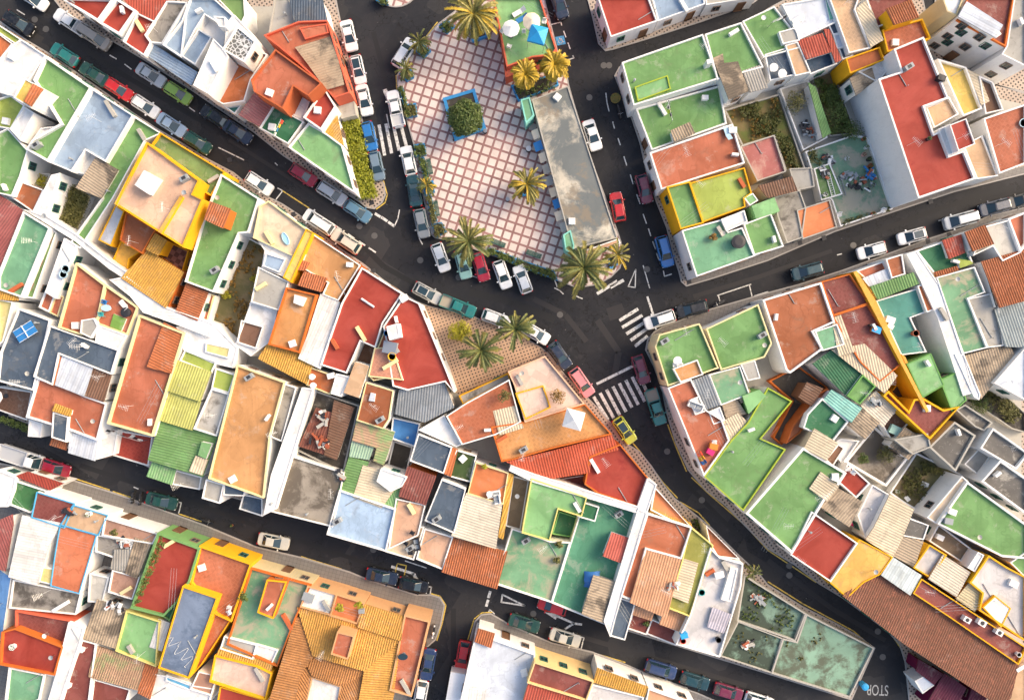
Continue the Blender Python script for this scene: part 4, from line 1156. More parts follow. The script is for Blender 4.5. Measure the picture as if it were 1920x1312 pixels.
def clip(pts, u0, keep_ge):
    out = []; n = len(pts)
    for i in range(n):
        a, b = pts[i], pts[(i + 1) % n]; ia = (a[0] >= u0) == keep_ge or a[0] == u0; ib = (b[0] >= u0) == keep_ge or b[0] == u0
        if ia: out.append(a)
        if ia != ib:
            t = (u0 - a[0]) / (b[0] - a[0]); out.append((u0, a[1] + t * (b[1] - a[1])))
    return out
def ribbed(name, v, first, along, pitch, amp, slope, mat, parent):
    """a sheet of real ridges over outline v (world points at the eaves height)"""
    o = v[0].copy(); e = (first[1] - first[0]); e.z = 0; e.normalize(); f = Vector((-e.y, e.x, 0))
    cx = sum((p for p in v), Vector()) / len(v)
    if (cx - first[0]).dot(f) < 0: f = -f
    U, Vv = (f, e) if along else (e, f)
    q = [((p - o).dot(U), (p - o).dot(Vv)) for p in v]
    q0 = [((p - first[0]).dot(f)) for p in v]
    vs = []; fs = []; uv = []; idx = {}
    def vert(u, w, h):
        k = (round(u, 3), round(w, 3))
        if k not in idx:
            pnt = o + U * u + Vv * w; hh = (pnt - first[0]).dot(f) * slope
            idx[k] = len(vs); vs.append((pnt.x, pnt.y, v[0].z + max(0, hh) + h)); uv.append((u, w))
        return idx[k]
    u0 = min(a for a, b in q); u1 = max(a for a, b in q); k = math.floor(u0 / (pitch / 2))
    while k * pitch / 2 < u1:
        a, b = k * pitch / 2, (k + 1) * pitch / 2
        c = clip(clip(q, a, True), b, False)
        if len(c) >= 3:
            face = []
            for u, w in c:
                t = (u - a) / (b - a); h = amp * (t if k % 2 == 0 else 1 - t)
                i = vert(u, w, h)
                if i not in face: face.append(i)
            if len(face) >= 3:
                ar = sum(vs[face[i]][0] * vs[face[(i + 1) % len(face)]][1] - vs[face[(i + 1) % len(face)]][0] * vs[face[i]][1] for i in range(len(face)))
                fs.append(tuple(face if ar > 0 else face[::-1]))
        k += 1
    n = len(v); b0 = len(vs)                                                # fascia below the sheet's edge
    for p in v:
        hh = max(0, (p - first[0]).dot(f) * slope)
        vs.append((p.x, p.y, p.z + hh + amp * .4)); uv.append((0, 0))
    for p in v:
        hh = max(0, (p - first[0]).dot(f) * slope)
        vs.append((p.x, p.y, p.z + hh - .12)); uv.append((0, 0))
    for i in range(n): fs.append((b0 + n + i, b0 + n + (i + 1) % n, b0 + (i + 1) % n, b0 + i))
    return mesh(name, vs, fs, mat, parent, uv=uv)

# ---------------------------------------------------------------- the setting: ground, road, pavements, square, markings
ASPH = asphalt()
g = mesh('road', [(-240, -240, 0), (240, -240, 0), (240, 240, 0), (-240, 240, 0)], [(0, 1, 2, 3)], ASPH); tag(g, kind='structure')
CHK = paving('checked pavement', R(-35), .46, .46, (.45, .36, .29), (.03, .026, .026)); GREY = paving('grey pavement', R(15), .5, .06, (.185, .175, .165), (.09, .085, .08), True, .35)
SQ = paving('square tiles', R(18.2), 1.235, .24, (.76, .65, .585), (.36, .18, .165), True, .22); CURB = plain('kerb concrete', (.33, .31, .29), .85); ROUGHP = paving('palm plaza tiles', R(-20), .44, .42, (.54, .36, .24), (.05, .036, .032))
def slab(name, pts, z, mat, kerb=True):
    v = poly(pts, z); mb = MB(); prism_sides(mb, v, 0, z); n = len(v); mb.add([tuple(p) for p in v], [tuple(range(n))])
    tag(mb.build(name, mat), kind='structure')
    if kerb:
        mb = MB(); ring(mb, inset(v, -.02), .17, .001, z + .012); tag(mb.build('kerb', CURB), kind='structure')
def L(s): return [float(x) for x in s.split()]
BLK_A = L('92 -12 130 38 200 72 235 92 270 113 312 140 362 172 425 215 475 248 530 292 580 325 640 358 675 380 688 390 702 392 717 380 723 365 720 343 705 325 692 300 683 240 672 190 662 150 650 95 637 32 628 -12')
BLK_B = L('-30 24 0 40 50 75 92 100 150 140 200 175 245 208 290 238 345 270 390 298 438 323 480 357 530 382 565 405 600 435 642 468 680 493 720 525 755 548 778 563 802 573 830 580 880 590 918 605 975 628 1010 648 1028 661 1060 703 1095 738 1120 763 1145 791 1167 826 1200 846 1222 873 1247 911 1265 933 1297 958 1322 978 1335 989 1385 1039 1425 1076 1440 1095 1505 1136 1565 1166 1610 1191 1641 1214 1597 1312 1440 1263 1345 1234 1270 1211 1170 1203 1132 1170 1092 1152 1035 1133 960 1103 930 1100 830 1070 717 1038 615 1003 555 986 490 968 372 936 277 905 207 866 175 863 125 848 50 818 -30 786')
BLK_C = L('-30 856 0 868 75 881 125 896 207 921 250 936 335 966 382 983 480 1024 565 1044 655 1071 692 1086 780 1114 808 1114 825 1119 834 1134 827 1171 817 1199 792 1221 766 1330 -30 1330')
BLK_D = L('880 1201 890 1164 902 1151 920 1149 960 1172 1035 1204 1110 1221 1172 1244 1235 1271 1310 1299 1345 1314 1380 1336 846 1336 862 1250')
BLK_E = L('1152 142 1167 180 1185 225 1200 270 1213 328 1230 378 1250 428 1262 478 1272 508 1277 528 1287 537 1335 523 1440 489 1565 435 1675 398 1790 360 1940 322 1940 176 1866 158 1826 140 1790 106 1760 80 1744 62 1728 -16 1500 -16 1440 16 1400 36 1320 62 1166 112')
BLK_F = L('1098 -14 1110 30 1122 82 1135 96 1150 93 1210 75 1310 43 1410 8 1440 -14')
BLK_G = L('1440 548 1500 532 1580 506 1665 475 1747 445 1810 425 1852 405 1940 384 1940 1330 1706 1330 1697 1241 1687 1209 1665 1184 1580 1121 1535 1094 1490 1059 1440 1029 1400 989 1360 948 1325 921 1300 893 1290 881 1267 831 1250 776 1240 726 1225 686 1210 656 1214 636 1226 622 1242 612 1335 578')
BLK_H = L('1756 54 1740 70 1762 96 1800 126 1840 152 1940 182 1940 -16 1752 -16')
def tuck(b, i0, i1, k=.953):
    return [((x - 960) * k + 960 if j % 2 == 0 else (x - 656) * k + 656) if i0 <= j // 2 <= i1 else x for j, x in enumerate(b)]
ns = len(BLK_B) // 2
BLK_B = tuck(BLK_B, 50, ns - 1); BLK_E = tuck(BLK_E, 26, len(BLK_E) // 2 - 1, .975)
for bl in (BLK_A, BLK_B, BLK_F, BLK_G, BLK_E, BLK_H): slab('pavement', bl, .12, CHK)
YARD = wall_mat('c')
def yard(b, t):
    w = inset(poly(b, .13), t); tag(mesh('yard_ground', [tuple(p) for p in w], [tuple(range(len(w)))], YARD), kind='structure')
for bl in (BLK_A, BLK_B, BLK_E, BLK_G): yard(bl, 1.75)
for bl in (BLK_C, BLK_D): slab('pavement', bl, .12, GREY)
v = poly(L('1287 536 1335 522 1440 488 1565 434 1675 397 1790 359 1940 321 1940 306 1800 344 1680 378 1560 412 1430 470 1310 508 1290 512'), .124); tag(mesh('footpath', [tuple(p) for p in v], [tuple(range(len(v)))], GREY), kind='structure')
v = poly(L('1440 549 1500 533 1580 507 1665 476 1747 446 1810 426 1852 406 1940 385 1940 402 1815 446 1670 496 1560 540 1440 580 1340 604 1248 628 1228 632 1227 624 1243 613 1335 579'), .124); tag(mesh('footpath', [tuple(p) for p in v], [tuple(range(len(v)))], GREY), kind='structure')
v = poly(L('796 572 830 581 880 591 918 606 975 629 1010 649 1026 662 950 700 862 742 850 730'), .136); tag(mesh('plaza', [tuple(p) for p in v], [tuple(range(len(v)))], ROUGHP), kind='structure')
PLZ = L('802 67 822 44 838 32 862 14 874 -14 1018 -14 1046 95 1062 132 1067 160 1080 205 1110 300 1120 328 1145 395 1165 453 1168 483 1163 503 1146 520 1120 534 1082 540 1045 526 1007 509 960 492 915 477 875 462 837 450 815 446 806 438 803 410 795 378 789 350 780 312 775 270 762 225 754 190 745 165 744 142 758 118')
slab('square', PLZ, .14, SQ)
rb = [];
for i in range(28): rb += [742 + 44 * math.cos(i * 2 * math.pi / 28), -30 + 44 * math.sin(i * 2 * math.pi / 28)]
slab('roundabout', rb, .14, SQ)
# trenches and repairs in the asphalt
PATCH = [plain('new asphalt', (.006, .0065, .008), .75), plain('old asphalt', (.026, .025, .027), .9), plain('trench asphalt', (.011, .0115, .014), .85)]
for i_, s_ in enumerate(('70 34 240 146 400 240 9', '430 262 560 345 640 404 7', '700 60 735 200 748 330 9', '880 548 960 566 1040 600 14', '1120 600 1160 660 1150 720 12', '1100 140 1120 210 1150 300 8', '1190 330 1205 420 1225 500 9', '1300 556 1420 520 1560 470 8', '1600 450 1760 392 1900 350 9', '1230 800 1290 910 1390 1010 8', '1440 1050 1560 1140 1660 1200 9', '150 872 330 930 480 985 9', '560 1012 700 1060 840 1110 8', '1080 1190 1200 1226 1400 1285 9', '850 1140 850 1240 838 1300 10', '660 440 720 500 800 545 10', '1000 560 1060 590 1100 640 10', '905 20 905 22 30', '800 470 830 480 20', '1140 590 1170 580 24', '1670 1260 1680 1300 26', '780 560 850 562 16')):
    t = L(s_); mb = MB(); q = [P(t[k], t[k + 1], .002 + .0004 * (i_ % 4)) for k in range(0, len(t) - 1, 2)]; w_ = t[-1] / 14 / 2; rr_ = random.Random(i_)
    for a, b in zip(q, q[1:]):
        dd = (b - a).normalized(); s2 = Vector((-dd.y, dd.x, 0)) * w_; mb.add([a + s2, a - s2, b - s2 * rr_.uniform(.9, 1.1), b + s2], [(0, 1, 2, 3)])
    tag(mb.build('road_patch', PATCH[i_ % 3]), kind='structure')
# painted lines: each group of marks is part of the road's setting
WM = paint_mark('white road paint', (.62, .61, .58)); YM = paint_mark('yellow road paint', (.60, .42, .06)); BM = paint_mark('blue road paint', (.05, .30, .55))
def stroke(mb, pts, w, z):
    q = [P(pts[i], pts[i + 1], z) for i in range(0, len(pts), 2)]; w = w / 14 / 2
    for a, b in zip(q, q[1:]):
        d = (b - a).normalized(); s = Vector((-d.y, d.x, 0)) * w; a2, b2 = a - d * w * .6, b + d * w * .6
        mb.add([a2 + s, a2 - s, b2 - s, b2 + s], [(0, 1, 2, 3)])
ZB = [[(700, 240, 707, 290), (711, 236, 721, 290), (724, 234, 734, 286), (738, 236, 748, 281), (752, 236, 762, 274)],
 [(1114, 745, 1139, 785), (1126, 738, 1150, 782), (1138, 732, 1161, 776), (1150, 726, 1173, 770), (1162, 720, 1184, 762), (1174, 714, 1196, 757), (1186, 708, 1208, 751), (1206, 720, 1214, 736)],
 [(1163, 600, 1195, 580), (1168, 613, 1203, 592), (1176, 625, 1211, 603), (1184, 637, 1216, 614), (1192, 648, 1213, 631)], [(1121, 550, 1156, 528), (1146, 538, 1168, 526)]]
for z_ in ZB:
    mb = MB()
    for s_ in z_: stroke(mb, s_, 6, .005)
    tag(mb.build('zebra_crossing', WM), kind='structure')
WL = '''1120 719 1189 685 w5|1192 505 1178 537 1191 539 1192 505|1206 498 1218 540|1214 557 1225 590 w4|1244 508 1246 518 1259 514|1136 175 1138 192 1142 209|1149 229 1152 241|1159 260 1163 272|1170 294 1175 310|1182 328 1187 345|1194 365 1200 382|1206 402 1212 419|1216 429 1220 442|1224 453 1229 467|1231 475 1236 488|1032 47 1052 42 1053 48|1057 59 1061 70|1065 81 1069 92|1067 112 1076 109 1074 105|32 19 46 28|172 80 190 92|206 104 218 111|234 121 246 130|355 202 365 209|410 277 457 300|521 353 530 358 516 376|630 424 640 431 w3|653 439 664 447 w3|674 453 684 460 w3|692 465 704 473 w3|704 401 712 406 w5|716 408 725 414 w5|729 417 739 424 w5|749 394 746 410 739 425|786 447 792 458|735 1062 775 1075 785 1090 w5|696 1064 709 1068|721 1072 734 1076|747 1081 760 1085|797 1098 809 1100 805 1121|760 1051 799 1064|919 1109 916 1119 w5|915 1125 912 1135 w5|942 1114 940 1128 984 1135 942 1114 w3|1044 1154 1076 1168 1090 1170 w4|1076 1168 1060 1178 w4|1082 1191 1095 1195 1089 1218|1031 1175 1055 1182|126 870 132 872 127 892|251 913 259 916|335 941 340 942 335 962|927 1150 918 1142 912 1160|1345 554 1408 533|1347 554 1351 569|1405 534 1410 555|1440 478 1452 474|1570 478 1578 476|1760 414 1770 411|1414 555 1440 547|1040 525 1045 538|1080 555 1092 560|1040 540 1050 545 1056 551|592 446 600 450|520 310 516 306|905 525 880 515|725 215 730 240|722 170 728 185 w8'''
mb = MB()
for s_ in WL.split('|'):
    t = s_.split(); w = 2.0
    if t[-1][0] == 'w': w = float(t[-1][1:]); t = t[:-1]
    stroke(mb, [float(x) for x in t], w, .008)
q = [P(1021, 1147, .008), P(1046, 1150, .008), P(1042, 1161, .008)]; mb.add(q, [(0, 1, 2)] if 1 else []); q = [P(785, 1092, .0081), P(772, 1089, .0081), P(779, 1074, .0081)]; mb.add(q, [(0, 1, 2)])
tag(mb.build('lane_markings', WM), kind='structure')
mb = MB()
for s_ in '530 358 579 390|706 392 722 380 726 365 718 336|565 1043 640 1066|740 1077 745 1056 762 1060 757 1082|1106 1221 1172 1241|129 893 205 918|212 921 245 932|336 963 377 977|1187 831 1200 846 1242 903 1270 933|1276 941 1310 961 1330 984|1252 796 1267 836 1287 883|1297 895 1330 926 1397 984 1440 1031 1530 1091|1440 1090 1505 1131 1600 1182 1624 1203|1675 1194 1690 1216 1700 1244 1705 1284 1704 1330|808 1112 825 1117 836 1134 829 1168 819 1200|923 1147 904 1148 889 1160 876 1202|820 42 800 68|743 142 744 168'.split('|'):
    stroke(mb, L(s_), 2.2, .011)
tag(mb.build('kerb_lines', YM), kind='structure')
mb = MB(); mb.add([P(1041, 70, .006), P(1045, 86, .006), P(1061, 83, .006), P(1057, 67, .006)], [(0, 1, 2, 3)]); tag(mb.build('parking_bay_panel', BM), kind='structure')
mb = MB()                                                                  # the wheelchair sign painted on the blue panel
for s_ in ('1049 71.5 1050.5 76 1054 75.5 1056 79.5 1057.5 79', '1050.3 74 1053 73.4'): stroke(mb, L(s_), 1.3, .012)
ar = []
for i in range(11): ar += [1050.8 + 3.6 * math.cos(R(200 - 24 * i)), 78 + 3.6 * math.sin(R(200 - 24 * i))]
stroke(mb, ar, 1.2, .012); tag(mb.build('wheelchair_symbol', WM), kind='structure')
ft = bpy.data.curves.new('stop_lettering', 'FONT'); ft.body = 'STOP'; ft.size = 1.5; ft.align_x = 'CENTER'; ft.align_y = 'CENTER'; ft.materials.append(paint_mark('worn white paint', (.40, .40, .39)))
fo = bpy.data.objects.new('stop_lettering', ft); COL.objects.link(fo); fo.location = P(1646, 1292, .009); fo.rotation_euler = (0, 0, R(178)); fo.scale = (.80, 1.35, 1); tag(fo, kind='structure')
cmat = plain('cast iron', (.11, .105, .10), .6, .4)
for x, y in ((65, 37), (86, 55), (674, 424), (702, 442), (1142, 123), (1105, 183), (1132, 123), (1251, 846), (1316, 937), (1480, 1078), (1646, 1183), (1655, 1231), (788, 488), (860, 520), (1213, 505), (1050, 590), (540, 1010), (700, 1030), (1000, 1150), (1600, 460), (1480, 1060)):
    mb = MB(); mb.lathe([(.42, 0), (.42, .01), (.36, .012)], (0, 0, 0), 16); tag(mb.build('manhole_cover', cmat, None, P(x, y, .002)), 'round iron manhole cover let into the dark asphalt', 'manhole cover', 'manhole covers in the roads')
for x, y in ((637, 82), (648, 121), (663, 183), (697, 380), (430, 300), (700, 508), (550, 402), (1026, 655), (1060, 730), (1292, 528), (1500, 455), (1545, 446), (1745, 378), (1780, 440), (1740, 452), (1478, 545), (68, 880), (120, 900)):
    mb = MB(); mb.box((0, 0, 0), (.6, .6, .03), R(15))
    for k in range(4): mb.box((-.2 + k * .13, 0, .02), (.04, .5, .02), R(15))
    tag(mb.build('drain_grate', IRON, None, P(x, y, .13)), 'dark square iron grate let into the pavement', 'drain grate', 'iron grates in the pavements')
# ---------------------------------------------------------------- houses
def parse_houses():
    out = []
    for ln in HOUSES.strip().split('\n'):
        if ln.startswith('B'): out.append((ln[2:].strip(), []))
        elif ln.strip():
            a, b = ln.split(' : '); t = a.split(); w = t[3].split('x')
            out[-1][1].append(dict(z=float(t[0]), fl=t[1], wall=t[2], ph=float(w[0] or 0) * .5, pt=float(w[1]) * .58 if len(w) > 1 else .15, pc=t[4] if len(t) > 4 else t[2], pts=L(b)))
    return out
HS = parse_houses()
jit = 0
for lab, secs in HS:
    for s in secs:
        jit = (jit + 1) % 23; s['z'] += jit * .004
        fl = s['fl']; s['along'] = fl.endswith('='); fl = fl.rstrip('='); s['style'] = fl[-1] if fl[-1] in '~^#' else ''; s['code'] = fl.rstrip('~^#')
        s['sheet'] = s['style'] in ('~', '^')
        top = s['z'] + (0 if s['sheet'] else s['ph']); s['v'] = poly(s['pts'], top); s['top'] = top
        xs = [p.x for p in s['v']]; ys = [p.y for p in s['v']]; s['bb'] = (min(xs), max(xs), min(ys), max(ys))
ALLS = [s for _, ss in HS for s in ss]
def height_at(x, y, skip=None):
    h = 0
    for s in ALLS:
        b = s['bb']
        if s is not skip and b[0] <= x <= b[1] and b[2] <= y <= b[3] and s['z'] > h and inside(x, y, s['v']): h = s['z']
    return h
FRAME = plain('brown window frame', (.20, .13, .09), .5)
def win_mesh(kind):
    w, hgt = (.92, 1.1) if kind != 'door' else (1.0, 2.1)
    mb = MB(); t = .055
    for a, b, c, d in ((-w / 2 - t, -w / 2, 0, hgt), (w / 2, w / 2 + t, 0, hgt), (-w / 2 - t, w / 2 + t, hgt, hgt + t), (-w / 2 - t, w / 2 + t, -t, 0)):
        mb.box(((a + b) / 2, -.04, (c + d) / 2), (b - a, .12 if c >= 0 else .2, d - c))
    if kind != 'door': mb.box((0, -.03, hgt / 2), (.06, .07, hgt))
    f = bpy.data.meshes.new(kind); f.from_pydata(mb.v, [], mb.f); f.materials.append(FRAME if kind == 'window' else SHUT if kind == 'shuttered' else WOODD)
    mb = MB(); mb.box((0, 0, hgt / 2), (w, .05, hgt)); p = bpy.data.meshes.new('pane'); p.from_pydata(mb.v, [], mb.f); p.materials.append(GLASS if kind != 'door' else WOODD)
    return f, p
WIN = {k: win_mesh(k) for k in ('window', 'shuttered', 'door')}
rnd = random.Random(3)
NW = 0
def openings(root, base, s):
    global NW
    if any(q in root['label'] for q in ('blank', 'blind', 'party wall', 'gable', 'yellow wall')): return
    v = s['v']; n = len(v); kind = rnd.choice(['window', 'window', 'shuttered']) if 'shutter' not in root['label'] and 'green framed' not in root['label'] else 'shuttered'
    for i in range(n):
        a, b = v[i], v[(i + 1) % n]; d = b - a; d.z = 0; ln = d.length
        if ln < 2.4: continue
        d.normalize(); nn = Vector((d.y, -d.x, 0)); m = (a + b) / 2
        if nn.dot(-m) <= 0: continue
        g0 = max(height_at(*(a + d * ln * t + nn * .8).xy, skip=s) for t in (.2, .5, .8)); top = s['z']
        if top - g0 < 2.3 or g0 > 4: continue
        k = max(1, int(ln / 2.5)); z = top - 1.75; first = True
        while z > g0 + .7:
            for j in range(k):
                if rnd.random() < .12 or abs(m.x) > 76 or abs(m.y) > 54: continue
                t = (j + .5) / k * ln; isd = z - 2.8 < .7 and g0 == 0 and z < 2.4 and j % 2 == 1
                kk = 'door' if isd else kind; p = a + d * t + nn * .02; zz = .12 if isd else z
                f, pm = WIN[kk]; o = bpy.data.objects.new('door' if isd else 'window', f); COL.objects.link(o); o.parent = root
                o.location = Vector((p.x, p.y, zz)) - base; o.rotation_euler = (0, 0, math.atan2(d.y, d.x))
                q = bpy.data.objects.new('door_leaf' if isd else 'pane', pm); COL.objects.link(q); q.parent = o; NW += 1
            z -= 2.8
PARTNAME = {'~': 'sheet_roof', '^': 'tiled_roof', '#': 'tiled_terrace', '': 'roof_terrace'}
def build_house(lab, secs):
    b0 = secs[0]['v']; c = sum(b0, Vector()) / len(b0); c.z = 0
    first = lab.split()
    cat, nm = 'house', 'house'
    low = lab.lower()
    for key, ct, nn in (('shed', 'shed', 'shed'), ('kiosk', 'kiosk', 'kiosk'), ('bar with', 'bar', 'bar_building'), ('garden plot', 'garden', 'garden_plot'), ('walled garden', 'garden', 'walled_garden'), ('backyard', 'yard', 'backyard'), ('back garden', 'garden', 'back_garden'), ('yard with', 'yard', 'walled_yard'),
                        ('canopy of', 'canopy', 'market_canopy'), ('ruin', 'ruin', 'ruined_house'), ('shop', 'shop', 'shop_building'), ('apartment', 'apartment block', 'apartment_block'), ('lean-to beside', 'shed', 'lean_to'), ('wooden deck terrace', 'terrace', 'deck_terrace'), ('low dark red patio', 'patio', 'patio'), ('building', 'building', 'building')):
        if key in low and not (key in ('shed', 'yard with', 'canopy of', 'lean-to beside', 'kiosk', 'ruin', 'walled garden', 'building') and first[0] == 'house') and not low.startswith('house'):
            cat, nm = ct, nn; break
    root = tag(empty(nm, c), lab, cat)
    if cat == 'house': root['group'] = 'houses of the town'
    for s in secs:
        v = [p - c for p in s['v']]
        for p in v: p.z = 0
        code, st, z = s['code'], s['style'], s['z']
        if s['sheet']:
            vv = [Vector((p.x, p.y, z - .16)) for p in v]
            f0, f1 = [P(s['pts'][k], s['pts'][k + 1], s['top']) - c for k in (0, 2)]
            slope = .05 if st == '~' else .12
            amp, pit = (.055, .34) if st == '~' else (.085, .30)
            if 'W' in code or code in ('i', 'i2'): pit, amp = .9, .035
            ribbed(PARTNAME[st], vv, (f0, f1), s['along'], pit, amp, slope, floor_mat(code, st), root)
            mb = MB(); prism_sides(mb, [Vector((p.x, p.y, 0)) for p in inset(v, .14)], 0, z - .2); mb.build('wall', wall_mat(s['wall']), root)
        else:
            mb = MB(); prism_sides(mb, v, 0, z); mb.build('wall', wall_mat(s['wall']), root)
            mb = MB(); mb.add([(p.x, p.y, z) for p in v], [tuple(range(len(v)))])
            if st == '' and s['ph'] <= .35 and code == s['wall']: nm2 = 'flat_roof'
            elif code[0] in 'vx': nm2 = 'yard_floor' if code[0] == 'v' else 'tiled_patio'
            else: nm2 = PARTNAME[st]
            mb.build(nm2, floor_mat(code, st), root)
            if s['ph'] > 0:
                mb = MB(); ring(mb, v, s['pt'], z - .001, z + s['ph']); mb.build('parapet', wall_mat(s['pc']), root)
        if s['wall'] not in ('c',) and code[0] != 'v': openings(root, c, s)
    return root
ROOT = [build_house(*h) for h in HS]
# ---------------------------------------------------------------- vehicles
DIM = dict(h=(3.95, 1.74, 1.48), s=(4.25, 1.76, 1.42), u=(4.25, 1.80, 1.62), v=(4.5, 1.84, 1.85), p=(5.0, 1.78, 1.68), k=(5.8, 1.95, 2.1), w=(5.4, 2.0, 2.4))
CPAINT = dict(black='0c0d10', white='e9eaea', greige='a79f96', teal='1f7a76', dgreen='16473c', red='c81f22', silver='b9c0c6', ltblue='93aac4', lime='8fb54a', navy='1d2c44', whiteb='e6e8ea', blue='2272b8', bluegrey='6f8494',
  crimson='9c1430', steelblue='5a8199', cream='d8d3c2', dteal='15404a', grey='7f868c', paleteal='7faaa8', silverb='c2c1bc', maroon='74203f', pink='dd8a90', yellow='c9cf3f', navyblue='28406e')
_car = {}
def loft(mb, rings, mi=0, capb=True):
    n = len(rings[0]); vs = [p for r in rings for p in r]; fs = []
    for i in range(len(rings) - 1):
        for j in range(n): fs.append((i * n + j, i * n + (j + 1) % n, (i + 1) * n + (j + 1) % n, (i + 1) * n + j))
    if capb: fs += [tuple(range(n - 1, -1, -1)), tuple(range((len(rings) - 1) * n, len(rings) * n))]
    mb.add(vs, fs, mi)
def rrect(x0, x1, w0, w1, z, r=.25, n=4, z1=None):
    """rounded plan outline from x0 (rear, half width w0) to x1 (front, half width w1)"""
    out = []
    for cx, cy, a0 in ((x1 - r, w1 - r, 0), (x0 + r, w0 - r, 90), (x0 + r, -w0 + r, 180), (x1 - r, -w1 + r, 270)):
        for i in range(n + 1):
            a = R(a0 + 90 * i / n); x = cx + r * math.cos(a); zz = z if z1 is None else z + (z1 - z) * (x - x0) / (x1 - x0)
            out.append((x, cy + r * math.sin(a), zz))
    return out
def make_car(t, paint):
    key = (t, paint)
    if key in _car: return _car[key]
    l_, w_, h_ = DIM[t]; a = l_ / 2; w = w_ / 2; pm = carpaint(sc(srgb(CPAINT[paint]), .92)); parts = []
    def part(name, mb, mat, parent=None, smooth=False):
        me = bpy.data.meshes.new(name); me.from_pydata(mb.v, [], mb.f); me.materials.append(mat)
        if smooth: me.polygons.foreach_set('use_smooth', [True] * len(mb.f))
        parts.append((name, me, parent)); return len(parts) - 1
    waist = {'h': .93, 's': .90, 'u': 1.02, 'v': 1.1, 'p': 1.0, 'k': 1.15, 'w': 1.15}[t]
    mb = MB(); rr = .34
    if t in 'kw': rr = .16
    loft(mb, [rrect(-a + .12, a - .12, w - .1, w - .12, .22, rr), rrect(-a, a, w - .03, w - .05, .45, rr + .04), rrect(-a + .01, a - .01, w, w - .02, .66, rr + .06), rrect(-a + .05, a - .06, w - .03, w - .06, waist - .1, rr + .06),
              rrect(-a + .14, a - .22, w - .1, w - .16, waist, rr + .06, z1=waist - .07)])
    part('body', mb, pm, None)
    # glasshouse: rear base, front base, rear top, front top
    X = {'h': (-a + .14, a - .92, -a + .62, a - 1.78), 's': (-a + .66, a - 1.02, -a + 1.32, a - 1.95), 'u': (-a + .12, a - .92, -a + .5, a - 1.75), 'v': (-a + .1, a - .7, -a + .36, a - 1.5), 'p': (-a + 1.75, a - 1.15, -a + 1.95, a - 1.85),
         'k': (a - 1.75, a - .08, a - 1.6, a - .55), 'w': (a - 1.6, a - .25, a - 1.5, a - .8)}[t]
    mb = MB(); loft(mb, [rrect(X[0], X[1], w - .14, w - .17, waist - .06, .16, z1=waist - .10), rrect(X[2], X[3], w - .33, w - .35, h_ - .05, .14)]); part('glasshouse', mb, GLASS, None)
    mb = MB(); loft(mb, [rrect(X[2] - .03, X[3] + .03, w - .31, w - .33, h_ - .07, .16), rrect(X[2] - .01, X[3] + .01, w - .33, w - .35, h_ - .02, .16), rrect(X[2] + .1, X[3] - .12, w - .44, w - .46, h_, .16)])
    ri = part('roof', mb, pm, None)
    if paint in ('whiteb', 'silverb', 'yellow'):
        mb = MB(); loft(mb, [rrect(X[2] + .16, X[3] - .1, w - .38, w - .40, h_ - .03, .1), rrect(X[2] + .18, X[3] - .12, w - .40, w - .42, h_ + .008, .1)]); part('sunroof', mb, GLASS, ri)
    mb = MB()
    for sy in (-1, 1):
        for xb, xt in ((X[1] - .02, X[3]), (X[0] + .03, X[2])): mb.tube([(xb, sy * (w - .19), waist - .04), (xt, sy * (w - .35), h_ - .04)], .04, 4)
        xm = (X[0] + X[1]) / 2 - .1; mb.tube([(xm, sy * (w - .15), waist - .04), (xm, sy * (w - .33), h_ - .05)], .04, 4)
    part('window_frame', mb, pm, None)
    if t in 'uv':
        mb = MB()
        for sy in (-1, 1): mb.tube([(X[2] + .15, sy * (w - .36), h_), (X[2] + .2, sy * (w - .36), h_ + .05), (X[3] - .2, sy * (w - .36), h_ + .05), (X[3] - .15, sy * (w - .36), h_)], .025, 4)
        part('roof_rails', mb, BLACK, None)
    if t in 'pk':
        mb = MB(); b0, b1 = (-a + .1, X[0] - .08) if t == 'p' else (-a + .02, X[0] - .12); ww = w - .06 if t == 'p' else w + .02; z0 = waist - (.02 if t == 'p' else .05)
        for c, d in (((b0 + .04, 0, z0 + .16), (.07, 2 * ww, .36)), ((b1 - .04, 0, z0 + .16), (.07, 2 * ww, .36)), (((b0 + b1) / 2, ww - .035, z0 + .16), (b1 - b0 - .14, .07, .36)), (((b0 + b1) / 2, -ww + .035, z0 + .16), (b1 - b0 - .14, .07, .36))): mb.box(c, d)
        bi = part('load_bed', mb, pm, None); mb = MB(); mb.box(((b0 + b1) / 2, 0, z0 + .05), (b1 - b0 - .14, 2 * ww - .14, .05)); part('bed_floor', mb, plain('load bed floor', (.33, .29, .23), .8) if paint == 'teal' else plain('steel bed floor', (.42, .43, .44), .6), bi)
    if t == 'w':
        mb = MB(); mb.box(((-a + X[0]) / 2 - .02, 0, 1.65), (X[0] + a - .04, 2 * w - .02, 1.7)); part('cargo_box', mb, pm, None)
    if t in 'hsuv':
        mb = MB(); mb.box((-a + .02, 0, .5), (.06, w * 1.3, .14)); mb.box((a - .02, 0, .42), (.06, w * 1.3, .16)); part('bumper_trim', mb, BLACK, None)
        mb = MB(); mb.box((a - .03, 0, .6), (.05, .5, .12)); part('number_plate', mb, WHITE, None)
